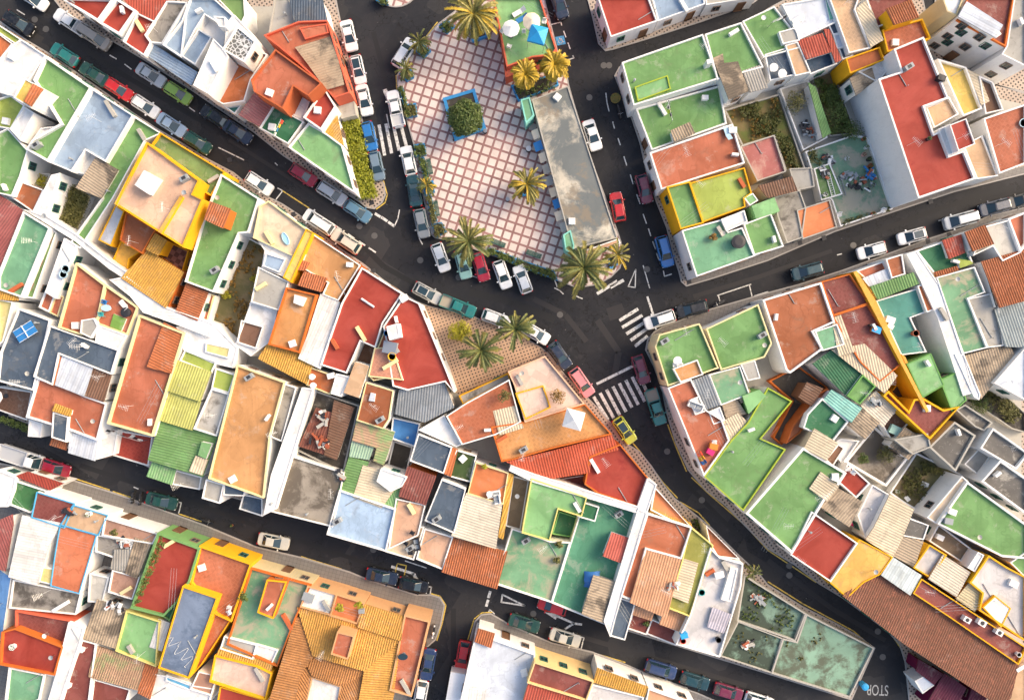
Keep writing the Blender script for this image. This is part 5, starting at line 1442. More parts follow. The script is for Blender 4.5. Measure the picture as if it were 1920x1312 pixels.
    for sy in (-1, 1):
        mb = MB(); mb.box((a - .2, sy * (w - .3), .66 if t != 'k' else .6), (.26, .36, .14)); part('headlight', mb, LAMP, None)
        mb = MB(); mb.box((-a + .07, sy * (w - .2), .72), (.16, .24, .2)); part('tail_light', mb, TAIL, None)
        mb = MB(); mb.box((X[1] - .28, sy * (w + .07), waist + .02), (.16, .24, .14)); part('wing_mirror', mb, pm, None)
        for xx in (a - .82, -a + .8):
            r_ = .32; ci = []
            mb = MB(); mb.tube([(xx, sy * (w - .2), r_), (xx, sy * (w + .015), r_)], r_, 16); wi = part('wheel', mb, TYRE, None)
            mb = MB(); mb.tube([(xx, sy * (w - .1), r_), (xx, sy * (w + .03), r_)], .2, 10); part('rim', mb, METAL, wi)
    _car[key] = parts; return parts
NAMES = dict(h='hatchback', s='saloon_car', u='estate_car', v='van', p='pickup_truck', k='flatbed_lorry', w='box_van')
for ln in CARS.strip().split('\n'):
    a, lab = ln.split('|'); x, y, ang, t, pc = a.split(); x, y, ang = float(x), float(y), float(ang)
    root = tag(empty(NAMES[t], P(x, y, 0) * 1, R(-ang)), lab, {'v': 'van', 'p': 'pickup', 'k': 'lorry', 'w': 'van'}.get(t, 'car'), 'parked vehicles along the streets')
    c = P(x, y, 1.1); root.location = (c.x, c.y, .012); obs = []
    for name, me, par in make_car(t, pc):
        o = bpy.data.objects.new(name, me); COL.objects.link(o); o.parent = root if par is None else obs[par]; obs.append(o)
for ln in BIKES.strip().split('\n'):
    a, lab = ln.split('|'); x, y, ang = [float(q) for q in a.split()]; white = lab.startswith('white')
    root = tag(empty('motorbike' if not white else 'scooter', P(x, y, 0), R(-ang)), lab, 'scooter' if white else 'motorbike', 'motorbikes and scooters')
    root.location.z = .13 if white else .012
    for xx in (.62, -.62):
        mb = MB(); mb.tube([(xx, -.06, .3), (xx, .06, .3)], .3, 14); mb.build('wheel', TYRE, root)
    mb = MB(); mb.lathe([(.05, 0), (.2, .08), (.24, .2), (.12, .32)], (.15, 0, .55), 10, sq=.75); mb.build('tank', carpaint(srgb('e9eaea' if white else '101114')), root, smooth=True)
    mb = MB(); mb.box((-.35, 0, .78), (.72, .28, .1), taper=.8); mb.build('seat', BLACK, root)
    mb = MB(); mb.tube([(.62, 0, .3), (.42, 0, .95)], .04); mb.tube([(.4, -.36, 1.0), (.46, 0, .98), (.4, .36, 1.0)], .025); mb.build('handlebar', METAL, root)
    mb = MB(); mb.box((0, 0, .42), (.55, .3, .34)); mb.tube([(-.62, -.12, .3), (.0, -.12, .4)], .04); mb.build('engine', IRON, root)
    mb = MB(); mb.box((.66, 0, .62), (.46, .16, .04)); mb.box((-.72, 0, .66), (.4, .18, .05)); mb.build('mudguards', carpaint(srgb('e9eaea' if white else '101114')), root)

# ---------------------------------------------------------------- plants
BARK = plain('palm bark', (.13, .085, .05), .9); TRUNK = plain('tree bark', (.09, .06, .04), .9); SOIL = floor_mat('v3')
PGREEN = leafy('palm leaf green', (.030, .052, .014), (.085, .115, .032), (.24, .23, .06)); PGOLD = leafy('palm leaf gold', (.16, .11, .01), (.45, .30, .02), (.72, .48, .05)); PDRY = leafy('palm leaf straw', (.07, .075, .016), (.19, .17, .04), (.40, .33, .08))
LEAF = leafy('tree leaf', (.020, .045, .010), (.065, .10, .018), (.12, .15, .03)); HEDGE = leafy('hedge leaf', (.07, .10, .006), (.22, .25, .012), (.40, .38, .03)); GREENW = leafy('green weed', (.028, .04, .010), (.085, .10, .022), (.16, .16, .04)); SCRUB = leafy('scrub leaf', (.04, .045, .012), (.14, .14, .035), (.22, .2, .06)); DRY = leafy('dry weed', (.10, .06, .02), (.28, .17, .04), (.42, .22, .03)); BUSHY = leafy('bright bush', (.12, .13, .01), (.34, .32, .02), (.55, .48, .03)); BUSHG = leafy('green bush', (.03, .06, .012), (.09, .14, .025), (.17, .2, .05))
def palm(x, y, rad, hgt, nf, lab, mats=(PGREEN, PDRY), wide=.17, group='palm trees around the square'):
    k = (HC - hgt) / FPX; rm = rad * k; rr = random.Random(int(x * 7 + y)); c = P(x, y, hgt)
    root = tag(empty('palm_tree', (c.x, c.y, .14)), lab, 'palm tree', group); hgt -= .14
    mb = MB(); pts = [(rr.uniform(-.03, .03) * i, rr.uniform(-.03, .03) * i, hgt * i / 8) for i in range(9)]; pts[0] = (0, 0, 0); pts[-1] = (0, 0, hgt); tr = .16 + rm * .035
    mb.tube(pts, [tr * 1.35, tr] + [tr * (1 + .08 * (i % 2)) for i in range(6)] + [tr * 1.25], 10); mb.build('trunk', BARK, root)
    mb = MB(); vs = []; fs = []; fm = []
    for i in range(nf):
        q = i / nf; a = i * 2.39996 + rr.uniform(-.35, .35); lf = rm * (1.34 - .40 * (1 - q)) * rr.uniform(.78, 1.12); up = 1.1 - 1.15 * q + rr.uniform(-.2, .2)
        d = Vector((math.cos(a), math.sin(a), 0)); sd_ = Vector((-d.y, d.x, 0)); ns = 9; prev = Vector((0, 0, hgt)) + d * .08; ctr = [prev]
        ang = up; dr_ = rr.uniform(.7, 1.35)
        for s_ in range(ns):
            ang -= (.11 + .09 * q + .014 * s_) * dr_; stp = lf / ns * 1.12; prev = prev + d * math.cos(ang) * stp + Vector((0, 0, math.sin(ang) * stp)); ctr.append(prev)
        mi = 1 if rr.random() < .34 or q > .9 else 0
        for s_ in range(ns):
            for sub in (0, .5):
                t = (s_ + sub) / ns; base = ctr[s_].lerp(ctr[s_ + 1], sub); tip = ctr[min(s_ + 1, ns)]
                fw = (ctr[s_ + 1] - ctr[s_]).normalized(); ll = lf * wide * math.sin(math.pi * min(1, .14 + t * .80)) ** .6 * rr.uniform(.85, 1.1)
                for sy in (-1, 1):
                    dr = (sd_ * sy * .52 + fw * .86 + Vector((0, 0, .12 + .3 * (1 - q)))).normalized(); wv = fw * (.05 + lf * .014)
                    b = len(vs); wv = wv * 1.35; e = base + dr * ll + Vector((0, 0, -.12 * ll)); vs += [base - wv, base + wv, base.lerp(e, .6) + wv * .8, e]; fs.append((b, b + 1, b + 2, b + 3)); fm.append(mi)
    o = mesh('crown', vs, fs, None, root, mats=list(mats), fm=fm); return root
def leaves(vs, fs, c, r, n, size, rr, sq=1.0, hollow=.45):
    for _ in range(n):
        while True:
            p = Vector((rr.uniform(-1, 1), rr.uniform(-1, 1), rr.uniform(-.8, 1)))
            if hollow < p.length < 1: break
        q = Vector((c[0] + p.x * r, c[1] + p.y * r, c[2] + p.z * r * sq)); nrm = (p + Vector((rr.uniform(-.7, .7), rr.uniform(-.7, .7), rr.uniform(-.2, .9)))).normalized()
        a = nrm.orthogonal().normalized(); a.rotate(Matrix.Rotation(rr.uniform(0, 6.28), 3, nrm)); b = nrm.cross(a); s_ = size * rr.uniform(.6, 1.3); i = len(vs)
        vs += [q - a * s_, q + b * s_ * .45, q + a * s_, q - b * s_ * .45]; fs.append((i, i + 1, i + 2, i + 3))
def bush(x, y, rad, hgt, z0, mat, lab, cat='shrub', name='shrub', clumps=9, n=130, size=.13, trunk=False, group=None):
    rr = random.Random(int(x * 3 + y * 5)); c = P(x, y, z0 + hgt * .6); rm = rad * (HC - z0 - hgt * .6) / FPX
    root = tag(empty(name, (c.x, c.y, z0)), lab, cat, group); vs = []; fs = []
    lo = hgt * .45 if trunk else 0
    if trunk:
        for i in range(clumps):
            a = i * 2.39996; h_ = 1 - (i + .5) / clumps * 1.15; q = math.sqrt(max(0, 1 - h_ * h_)); k_ = rr.uniform(.58, .74)
            leaves(vs, fs, (rm * k_ * q * math.cos(a), rm * k_ * q * math.sin(a), hgt * .62 + hgt * .34 * k_ * h_), rm * rr.uniform(.26, .40), n, size, rr, .9, .3)
    for i in range(0 if trunk else clumps):
        a = i * 2.4; q = math.sqrt((i + .3) / clumps) * .72; cr = rm * rr.uniform(.30, .48)
        leaves(vs, fs, (rm * q * math.cos(a), rm * q * math.sin(a), lo + (hgt - lo) * rr.uniform(.45, .75) * (1.1 - .5 * q)), cr, n, size, rr, min(1.2, (hgt - lo) / max(rm, .1) * .8))
    mesh('crown' if trunk else 'foliage', vs, fs, mat, root)
    mb = MB(); mb.tube([(0, 0, 0), (.05, .03, hgt * .35), (0, 0, hgt * .6)], [.06 + rm * .06, .05 + rm * .045, .03], 7)
    for i in range(5): mb.tube([(.02, .01, hgt * .3), (rm * .5 * math.cos(i * 1.26), rm * .5 * math.sin(i * 1.26), hgt * .65)], [.03 + rm * .02, .015], 5)
    mb.build('trunk' if trunk else 'stem', TRUNK, root); return root
def thicket(name, pts, z0, hgt, mat, lab, n, size=.16, cat='hedge', kind=None, dens=None):
    v = poly(pts, z0 + hgt * .8); rr = random.Random(len(pts) + n); vs = []; fs = []; xs = [p.x for p in v]; ys = [p.y for p in v]; c = sum(v, Vector()) / len(v); c.z = z0; k = 0
    while k < n:
        x, y = rr.uniform(min(xs), max(xs)), rr.uniform(min(ys), max(ys))
        if not inside(x, y, v): continue
        if dens and math.sin(x * 1.3 + pts[0]) * math.cos(y * 1.1 - pts[1]) + rr.uniform(-.5, .5) < dens: k += .35; continue
        leaves(vs, fs, (x - c.x, y - c.y, hgt * rr.uniform(.35, .8)), hgt * rr.uniform(.25, .45), 16, size, rr, 1, .2); k += 1
    o = mesh(name, vs, fs, mat); o.location = c; return tag(o, lab, cat if kind is None else None, None, kind) if kind is None else tag(o, lab, cat, None, kind)
PAL = [(888, 26, 47, 6.5, 66, 'huge golden leaved palm shading the top end of the tiled square', (PDRY, PGOLD)), (786, 78, 21, 3.2, 30, 'small palm in a blue planter behind the askew white car', None), (761, 130, 19, 3, 30, 'small palm in a blue planter lowest of the two by the square kerb', None),
 (800, 348, 18, 2.6, 30, 'bushy small palm in a blue box halfway down the left edge of the square', (PGREEN, PGOLD)), (878, 452, 41, 6, 64, 'tall feathery palm over the red car at the lower left of the square', (PGREEN, PDRY)), (988, 345, 33, 3.6, 54, 'lone yellowish palm standing in the open middle of the square', (PDRY, PGOLD)),
 (1095, 502, 48, 6, 70, 'largest green palm at the lower right corner of the square', (PGREEN, PDRY)), (1158, 477, 26, 4.5, 26, 'sparse golden palm at the pointed right tip of the square', (PDRY, PGOLD)), (902, 656, 41, 5.5, 48, 'broad grey green palm in the middle of the small palm plaza', (PGREEN, PDRY)), (966, 617, 37, 6, 40, 'palm leaning over the parked white cars at the palm plaza kerb', (PGREEN, PDRY)),
 (1412, 1072, 16, 3, 22, 'young palm like plant sprouting by the bend above the green ruins', (PGREEN, PDRY))]
for x, y, r_, h_, nf, lab, mt in PAL: palm(x, y, r_, h_, nf, lab, mt or (PGREEN, PDRY))
for x, y, r_, lab in ((985, 139, 27, 'glowing yellow fan palm nearest the kiosk roof, in the blue rimmed bed'), (1040, 121, 29, 'glowing yellow fan palm nearest the street, in the blue rimmed bed')): palm(x, y, r_ * .86, 5, 74, lab, (PGOLD, PGOLD), .34)
bush(873, 222, 36, 4.2, .3, LEAF, 'dense dark green round tree in the blue rimmed square bed', 'tree', 'round_tree', 44, 330, .17, True)
bush(862, 621, 23, 2.6, .14, BUSHY, 'yellow green spiky bush beside the palms of the small palm plaza', clumps=14, n=150)
thicket('hedge', L('640 224 670 220 684 280 703 366 674 370'), .13, 1.5, HEDGE, 'long clipped yellow green hedge between the corner house and checked pavement', 700)
BLUE = plain('blue painted concrete', (.03, .24, .52), .6); BLUEW = plain('pale blue concrete', (.16, .42, .62), .6)
def planter(pts, hgt, lab, plant=BUSHG, n=40, rim=.28, cat='planter', mat=BLUE, flower=False):
    v = poly(pts, .14 + hgt); c = sum(v, Vector()) / len(v); c.z = .14; w = [p - c for p in v]
    for p in w: p.z = 0
    root = tag(empty('planter', c), lab, cat, 'blue planters of the square')
    mb = MB(); ring(mb, w, rim, 0, hgt); mb.build('rim', mat, root); s_ = inset(w, rim); mb = MB(); mb.add([(p.x, p.y, hgt - .1) for p in s_], [tuple(range(len(s_)))]); mb.build('soil', SOIL, root)
    if n: thicket('shrubs', pts, .14 + hgt - .1, .75, plant, 'low %s plants filling %s' % ('flowering' if flower else 'green', lab.replace('blue ', 'the blue ', 1)[:60]), n, .12, 'plants')
PL = [('830 184 890 166 912 242 852 264', .45, 'wide blue rimmed bed round the dark green tree', 0), ('958 160 1042 138 1048 160 972 190', .45, 'long blue rimmed bed under the yellow fan palms', 60), ('822 48 838 36 853 48 838 62', .6, 'blue diamond planter at the top left tip of the square', 40), ('878 54 908 48 914 68 886 78', .6, 'blue planter holding the huge golden palm', 0),
 ('776 92 790 82 808 94 794 108', .6, 'blue planter holding a small palm behind the askew white car', 30), ('748 138 770 128 776 144 762 152', .6, 'blue planter holding the lower small palm near the square kerb', 20), ('756 196 780 193 782 217 760 220', .6, 'square blue planter beside the white pickup', 45), ('775 271 796 268 799 290 778 294', .6, 'square blue planter beside the zebra crossing', 45),
 ('792 342 812 338 815 360 796 366', .6, 'blue planter holding the bushy small palm, left edge of the square', 16), ('808 420 828 416 838 434 818 446', .6, 'blue planter at the lower left corner of the square', 45), ('747 164 755 162 768 216 762 220', .5, 'narrow blue trough of shrubs along the kerb above the pickup', 60), ('784 296 795 294 806 342 798 344', .5, 'narrow blue trough of shrubs beside the dark teal saloon', 60),
 ('798 366 808 364 820 414 810 418', .5, 'narrow blue trough of shrubs beside the grey hatchback', 60), ('908 470 918 464 966 482 962 494', .5, 'blue trough of shrubs by the white pair, upper length', 70), ('963 495 967 483 1040 508 1046 526', .5, 'blue trough of shrubs by the big green palm, lower length', 90), ('976 350 1000 346 1004 362 980 368', .4, 'small blue planter holding the lone palm in the open square', 0), ('1140 486 1164 476 1168 490 1144 506', .4, 'blue planter at the pointed right tip of the square', 12), ('700 -4 724 -8 728 8 712 6', .5, 'blue planter on the roundabout edge at the top', 20)]
for i, (p_, h_, lab, n_) in enumerate(PL): planter(L(p_), h_, lab, BUSHG if i % 3 else SCRUB, n_, .42 if i == 0 else .2 if h_ != .5 else .14, flower=i % 2 == 0)
for i, (x, y, a, lab) in enumerate(((806, 314, 78, 'dark green bench beside the upper left trough of the square'), (819, 392, 80, 'dark green bench beside the lower left trough of the square'), (934, 456, 22, 'dark green bench right of the tall feathery palm'), (1001, 477, 20, 'dark green bench beside the lower right trough of the square'))):
    root = tag(empty('park_bench', P(x, y, .14), R(-a)), lab, 'bench', 'benches of the square'); mt = plain('bench green', (.03, .09, .07), .6) if i == 0 else mt
    mb = MB()
    for k in range(4): mb.box((0, -.2 + k * .15, .46), (2.1, .12, .05))
    mb.build('seat', mt, root); mb = MB()
    for k in range(3): mb.box((0, -.36, .6 + k * .15), (2.1, .05, .11))
    mb.build('backrest', mt, root)
    for sx in (-.85, .85): mb = MB(); mb.box((sx, 0, .22), (.1, .5, .44)); mb.box((sx, -.33, .62), (.07, .05, .6)); mb.build('leg', IRON, root)
# garden growth
for i, (x, y, r_, h_, z_, mt, lab) in enumerate(((1494, 190, 23, 2.2, 1, SCRUB, 'loose olive shrub in the pale blue walled yard'), (1566, 216, 27, 2.4, .7, BUSHG, 'big dark bush in the back garden beside the white wall'), (1598, 244, 22, 1.8, .7, BUSHG, 'spreading bush in the back garden corner by the cluttered backyard'), (74, 338, 17, 1.2, 1.3, BUSHY, 'yellow green bush in the planted white yard at the left'),
  (1620, 860, 12, 1.2, 1.7, BUSHG, 'small dark shrub with a pink flower in the gravel courtyard'), (1664, 852, 20, 2, 1.7, SCRUB, 'larger olive shrub in the gravel courtyard'), (422, 552, 11, .8, 1.3, BUSHY, 'yellow bush beside the grey path of the shabby garden'), (476, 522, 9, .7, 1.3, BUSHY, 'small lime bush right of the grey path of the shabby garden'), (1838, 760, 22, 2, .9, BUSHG, 'leafy tree in the dark garden plot, left one'), (1888, 764, 20, 1.8, .9, SCRUB, 'leafy bush in the dark garden plot, right one'),
  (1046, 742, 17, .8, 5.5, DRY, 'dry brown bush on the peach pink terrace'), (1338, 444, 9, .5, 4.9, DRY, 'withered weed tuft in the middle of the rusty roof stain'), (945, 742, 14, .8, 5.7, SCRUB, 'leafless pale creeper at the terrace corner beside the palm plaza'), (636, 1140, 10, .6, 5.5, BUSHY, 'yellow flowering bush on the orange patio of the golden tiled house, left'), (672, 1134, 9, .6, 5.5, BUSHY, 'yellow flowering bush on the orange patio of the golden tiled house, right'),
  (1048, 1020, 9, .9, 3.3, SCRUB, 'overgrown creeper along the green yard wall, upper'), (1044, 1050, 8, .7, 3.3, SCRUB, 'overgrown creeper along the green yard wall, lower'), (455, 1120, 11, .8, 5.1, BUSHG, 'green potted bush at the edge of the patchy green terrace'), (212, 998, 8, .5, 5.1, SCRUB, 'small potted plant on the cluttered brown yard'), (447, 208, 10, 1.6, .2, BUSHG, 'young tree on the checked pavement by the teal yard'), (908, 874, 6, .6, 4.5, BUSHY, 'yellow pot plant on the orange sofa terrace'), (1212, 1170, 7, .8, 2.7, BUSHG, 'dark pot plant in the maroon patio over the lower street'))):
    bush(x, y, r_, h_, z_, mt, lab, clumps=max(6, int(r_ * .7)), n=60, size=.11, group=None)
for p_, z_, h_, mt, n_, lab, dn in (('108 332 162 370 136 432 92 405', 1, 1.5, SCRUB, 620, 'olive scrub filling the walled plot on the left', None), ('1366 208 1456 182 1500 318 1484 326 1454 252 1394 268', .62, .5, DRY, 170, 'orange flowering weeds dotted over the wild plot', .25), ('1384 202 1456 182 1500 318 1484 326 1454 252 1410 250', .62, .7, GREENW, 520, 'dense green weeds over the wild plot', -.15),
  ('1676 920 1720 858 1792 894 1738 956', .82, .5, SCRUB, 420, 'green weeds in the unkempt walled garden', -.15), ('456 446 504 474 474 560 448 628 396 612', 1.22, .45, DRY, 300, 'dry weeds in the shabby walled garden', .15), ('1530 150 1560 138 1600 244 1560 250', .62, .9, BUSHG, 420, 'ground cover in the bushy back garden', .1), ('1816 754 1858 722 1920 778 1898 796 1840 760', .82, .6, SCRUB, 200, 'undergrowth in the dark planted plot', .2), ('1400 1086 1500 1150 1480 1190 1392 1160', 1.62, .3, BUSHG, 170, 'moss and weeds in the upper ruin', .2), ('1396 1172 1460 1198 1444 1252 1362 1228', 1.82, .25, SCRUB, 70, 'weeds creeping over the left joined ruin', .45), ('1520 1158 1560 1180 1500 1240 1470 1210', 1.82, .22, SCRUB, 60, 'weeds growing through the round mould stains', .55),
  ('300 1004 312 1008 258 1136 248 1134', 5.82, .6, BUSHG, 110, 'potted greenery along the sage wall of the crimson terrace', None), ('0 780 54 800 50 808 -4 790', .14, .8, BUSHG, 70, 'strip of plants below the wooden deck', None), ('1508 280 1530 276 1560 372 1540 372', 1.02, .6, SCRUB, 60, 'weeds among the pots of the cluttered backyard', .2), ('1576 416 1668 388 1670 396 1578 424', 1.02, .5, SCRUB, 60, 'potted plants along the front wall of the cluttered backyard', .1), ('1290 966 1336 990 1330 1000 1300 984', .14, .6, BUSHG, 40, 'weeds at the kerb of the narrowing street', .1)):
    thicket('undergrowth', L(p_), z_, h_, mt, lab, n_, .12, 'plants', 'stuff', dn)
# ---------------------------------------------------------------- loose things on roofs and in yards
ICOL = dict(white='efeeea', cream='efdcc0', blue='2f7fc0', sky='2ba4e0', dark='2b2b30', paleblue='b9d8e6', teal='3fb0b0', tarp='2f6fb4', magenta='d81f74', orange='e88a2c', red='d8402c', yellow='e8b830', grey='9ba0a2', green='4fc070', clay='a8583a', pink='e8a8a0', navy='26324c', mint='a8d0c0', c='b6b2a8', gold='8a7434')
_I = {}
def imat(c):
    if c not in _I:
        m, n, l, b = nt('item ' + c); p = pos(n); rgb = sc(srgb(ICOL[c]), .9)
        l.new(mixc(n, l, ramp(n, l, noise(n, l, p, 3, 5), .4, .75, 0, .3), rgb, sc(rgb, .6)), b.inputs['Base Color']); b.inputs['Roughness'].default_value = .6; _I[c] = m
    return _I[c]
def surface(x, y):
    best, who = .125, None
    for i, (lab, ss) in enumerate(HS):
        for s in ss:
            q = P(x, y, s['z'])
            if s['z'] > best and inside(q.x, q.y, s['v']): best, who = s['z'] + (.08 if s['sheet'] else 0), i
    return best, who
CLOTH = ['d8402c', 'e8b830', '2f7fc0', 'efeeea', '8a3a9a', '3fb0b0', 'e88a2c', '2b2b30']
def cloths(root, p0, p1, kind, z):
    d = p1 - p0; n = max(3, int(d.length / .55)); cs = {'bw': ['2b2b30', 'efeeea', 'efeeea'], 'rainbow2': ['2b2b30', '23402c', 'c8d840']}.get(kind, CLOTH); s = d.normalized(); w = Vector((-s.y, s.x, 0))
    for i in range(n):
        if i % 5 == 4: continue
        c = p0 + d * ((i + .5) / n); mb = MB(); hh = .5 + .35 * ((i * 7) % 3) / 2; lw = d.length / n * .42; vs = []
        for k in range(4):
            for t in (-1, 1): vs.append(c + s * lw * t + w * (.10 + .09 * k * math.sin(i + k)) + Vector((0, 0, z - hh * k / 3)))
        mb.add(vs, [(2 * k, 2 * k + 1, 2 * k + 3, 2 * k + 2) for k in range(3)]); key = cs[i % len(cs)]; ICOL.setdefault(key, key); mb.build('garment', imat(key), root)
IKIND = dict(pingpong=('table_tennis_table', 'table'), rtable=('round_table', 'table'), dishtable=('glass_table', 'table'), parasol=('parasol', 'parasol'), gazebo=('gazebo', 'gazebo'), lounger=('sun_lounger', 'lounger'), chair=('garden_chair', 'chair'), sofa=('garden_sofa', 'sofa'), box=('storage_box', 'box'), tub=('tub', 'tub'), pool=('paddling_pool', 'pool'),
  heap=('tarpaulin_heap', 'heap'), sunshade=('sunshade', 'sunshade'), line=('washing_line', 'washing line'), rack=('drying_rack', 'drying rack'), panel=('solar_panel', 'solar panel'), ladder=('ladder', 'ladder'), scrap=('scrap_heap', 'scrap heap'), pot=('plant_pot', 'pot'), acunit=('air_conditioner', 'air conditioner'), dishbig=('satellite_dish', 'dish'), bike=('bicycle', 'bicycle'), slab=('stone_slab', 'slab'), rope=('cable', 'cable'), bin=('waste_container', 'bin'), ringpot=('round_planter', 'planter'), litterbin=('litter_bin', 'bin'), lamp=('street_lamp', 'street lamp'))
for ln in ITEMS.strip().split('\n'):
    a, lab = ln.split('|'); t = a.split(); k = t[0]; x, y = float(t[1]), float(t[2]); col = t[-1]; z, who = surface(x, y); c = P(x, y, z); nm, cat = IKIND[k]
    rz = R(-float(t[3])) if k not in ('line', 'rope') else 0; root = tag(empty(nm, c, rz), lab, cat); m = imat(col) if col in ICOL else None; A = float(t[4]) if k not in ('line', 'rope') else 0; B_ = float(t[5]) if len(t) > 6 else 0
    mb = MB()
    if k == 'pingpong':
        mb.box((0, 0, .76), (A, B_, .05)); mb.build('table_top', m, root); mb = MB(); mb.box((0, 0, .792), (A, .05, .006)); mb.box((0, B_ / 2 - .03, .792), (A, .05, .006)); mb.box((0, -B_ / 2 + .03, .792), (A, .05, .006)); mb.build('white_lines', WHITE, root); mb = MB(); mb.box((0, 0, .86), (.03, B_ + .1, .15)); mb.build('net', WHITE, root)
        for sx in (-1, 1): mb = MB(); mb.box((sx * A * .35, 0, .37), (.06, B_ * .8, .73)); mb.build('leg', METAL, root)
    elif k in ('rtable', 'dishtable'):
        mb.lathe([(A / 2 - .03, .70), (A / 2, .72), (A / 2, .75), (A / 2 - .03, .76)], n=18, sq=1 if 'oval' not in lab else .65); mb.build('table_top', GLASS if k == 'dishtable' else m, root); mb = MB(); mb.lathe([(.28, 0), (.05, .06), (.05, .7)], n=8); mb.build('pedestal', METAL if k == 'dishtable' else m, root)
    elif k == 'parasol':
        r_ = A / 2; vs = [(0, 0, B_ + .35)]; fs = []
        for i in range(16):
            q = 1 if i % 2 == 0 else .95; vs.append((r_ * q * math.cos(i * math.pi / 8), r_ * q * math.sin(i * math.pi / 8), B_ - (.12 if i % 2 == 0 else .08)))
        for i in range(16): fs.append((0, 1 + i, 1 + (i + 1) % 16))
        b = len(vs)
        for i in range(16): vs.append((vs[1 + i][0], vs[1 + i][1], vs[1 + i][2] - .16))
        for i in range(16): fs.append((1 + i, b + i, b + (i + 1) % 16, 1 + (i + 1) % 16))
        mesh('canopy', vs, fs, m, root); mb.tube([(0, 0, 0), (0, 0, B_ + .42)], .03); mb.build('pole', METAL, root); mb = MB(); mb.lathe([(.3, 0), (.3, .08), (.06, .12)], n=12); mb.build('base', IRON, root)
    elif k == 'gazebo':
        h = A / 2; vs = [(0, 0, B_ + .75)] + [(sx * h, sy * h, B_) for sx, sy in ((-1, -1), (1, -1), (1, 1), (-1, 1))] + [(sx * h, sy * h, B_ - .35) for sx, sy in ((-1, -1), (1, -1), (1, 1), (-1, 1))]
        mesh('canopy', vs, [(0, 1, 2), (0, 2, 3), (0, 3, 4), (0, 4, 1), (1, 5, 6, 2), (2, 6, 7, 3), (3, 7, 8, 4), (4, 8, 5, 1)], m, root)
        for sx, sy in ((-1, -1), (1, -1), (1, 1), (-1, 1)): mb = MB(); mb.tube([(sx * h * .96, sy * h * .96, 0), (sx * h * .96, sy * h * .96, B_)], .035); mb.build('leg', METAL, root)
    elif k == 'lounger':
        mb.box((-.2, 0, .34), (A * .66, .62, .08)); mb.build('seat', m, root); mb = MB(); mb.add([(A * .3 - .2, -.31, .34), (A * .3 - .2, .31, .34), (A * .62 - .2, .31, .72), (A * .62 - .2, -.31, .72), (A * .3 - .2, -.31, .28), (A * .3 - .2, .31, .28), (A * .62 - .2, .31, .66), (A * .62 - .2, -.31, .66)], [(0, 3, 2, 1), (4, 5, 6, 7), (0, 1, 5, 4), (1, 2, 6, 5), (2, 3, 7, 6), (3, 0, 4, 7)]); mb.build('backrest', m, root)
        for sx in (-1, 1): mb = MB(); mb.box((sx * A * .25 - .2, 0, .15), (.06, .56, .3)); mb.build('leg', WHITE, root)
    elif k == 'chair':
        mb.box((0, 0, .44), (.52, .52, .06)); mb.build('seat', m, root); mb = MB(); mb.box((0, .25, .72), (.5, .07, .5)); mb.build('backrest', m, root)
        for sx in (-1, 1):
            mb = MB(); mb.box((sx * .27, 0, .63), (.07, .5, .05)); mb.build('armrest', m, root)
            for sy in (-1, 1): mb = MB(); mb.tube([(sx * .22, sy * .22, .42), (sx * .25, sy * .25, 0)], .025); mb.build('leg', m, root)
    elif k == 'sofa':
        mb.box((0, 0, .25), (A, .8, .4)); mb.build('seat', m, root); mb = MB(); mb.box((0, .36, .55), (A, .16, .5)); mb.build('backrest', m, root)
        for sx in (-1, 1): mb = MB(); mb.box((sx * (A / 2 - .08), 0, .42), (.16, .78, .38)); mb.build('armrest', m, root)
        for sx in (-1, 1): mb = MB(); mb.box((sx * A * .21, -.04, .49), (A * .36, .6, .1), taper=.9); mb.build('cushion', imat('grey'), root)
    elif k in ('box', 'slab', 'acunit'):
        mb.box((0, 0, B_ / 2), (A, A * .72, B_), taper=.97); mb.build('body', m or imat('orange'), root); mb = MB(); mb.box((0, 0, B_ + .03), (A * 1.04, A * .76, .06)); mb.build('lid', m or imat('sky'), root)
        if k == 'acunit': mb = MB(); mb.lathe([(A * .28, 0), (A * .28, .02), (A * .1, .03)], (0, 0, B_ + .06), 14); mb.build('fan_grille', IRON, root)
    elif k in ('tub', 'pot', 'ringpot', 'pool', 'bin'):
        r_ = A / 2; q = .45 if k == 'pool' else 1; mb.lathe([(r_ * .82, 0), (r_ * .96, B_ * .7), (r_ * 1.05, B_), (r_ * .9, B_), (r_ * .84, B_ * .8)] if k != 'pool' else [(r_, 0), (r_ * 1.04, .22), (r_ * .93, .26), (r_ * .9, .14)], n=18, sq=q); mb.build('shell', m, root)
        if k in ('pot', 'ringpot'):
            vs = []; fs = []; leaves(vs, fs, (0, 0, B_ + .12), r_ * 1.1, 40, .1, random.Random(int(x)), 1, 0); mesh('foliage', vs, fs, BUSHG, root)
        elif k == 'pool': mb = MB(); mb.lathe([(r_ * .9, .15), (r_ * .89, .16)], n=18, sq=q); mb.build('water', plain('pool water', (.35, .62, .75), .05), root)
        else: mb = MB(); mb.lathe([(r_ * .85, B_ * .78), (r_ * .84, B_ * .8)] if k == 'tub' and 'tank' not in lab and 'covered' not in lab else [(r_ * 1.02, B_), (r_ * .6, B_ + .08)], n=18); mb.build('lid', m, root)
    elif k in ('heap', 'sunshade'):
        rr = random.Random(int(x)); n_ = 9; vs = []; fs = []
        for i in range(n_):
            for j in range(n_):
                u, w = i / (n_ - 1) * 2 - 1, j / (n_ - 1) * 2 - 1; q = max(0, 1 - (u * u + w * w) * .62); vs.append((u * A / 2 * rr.uniform(.9, 1.05), w * A / 2 * rr.uniform(.9, 1.05), B_ * q * rr.uniform(.75, 1.1) + .02 if k == 'heap' else 1.6 + .5 * u - .25 * w * w + rr.uniform(-.04, .04)))
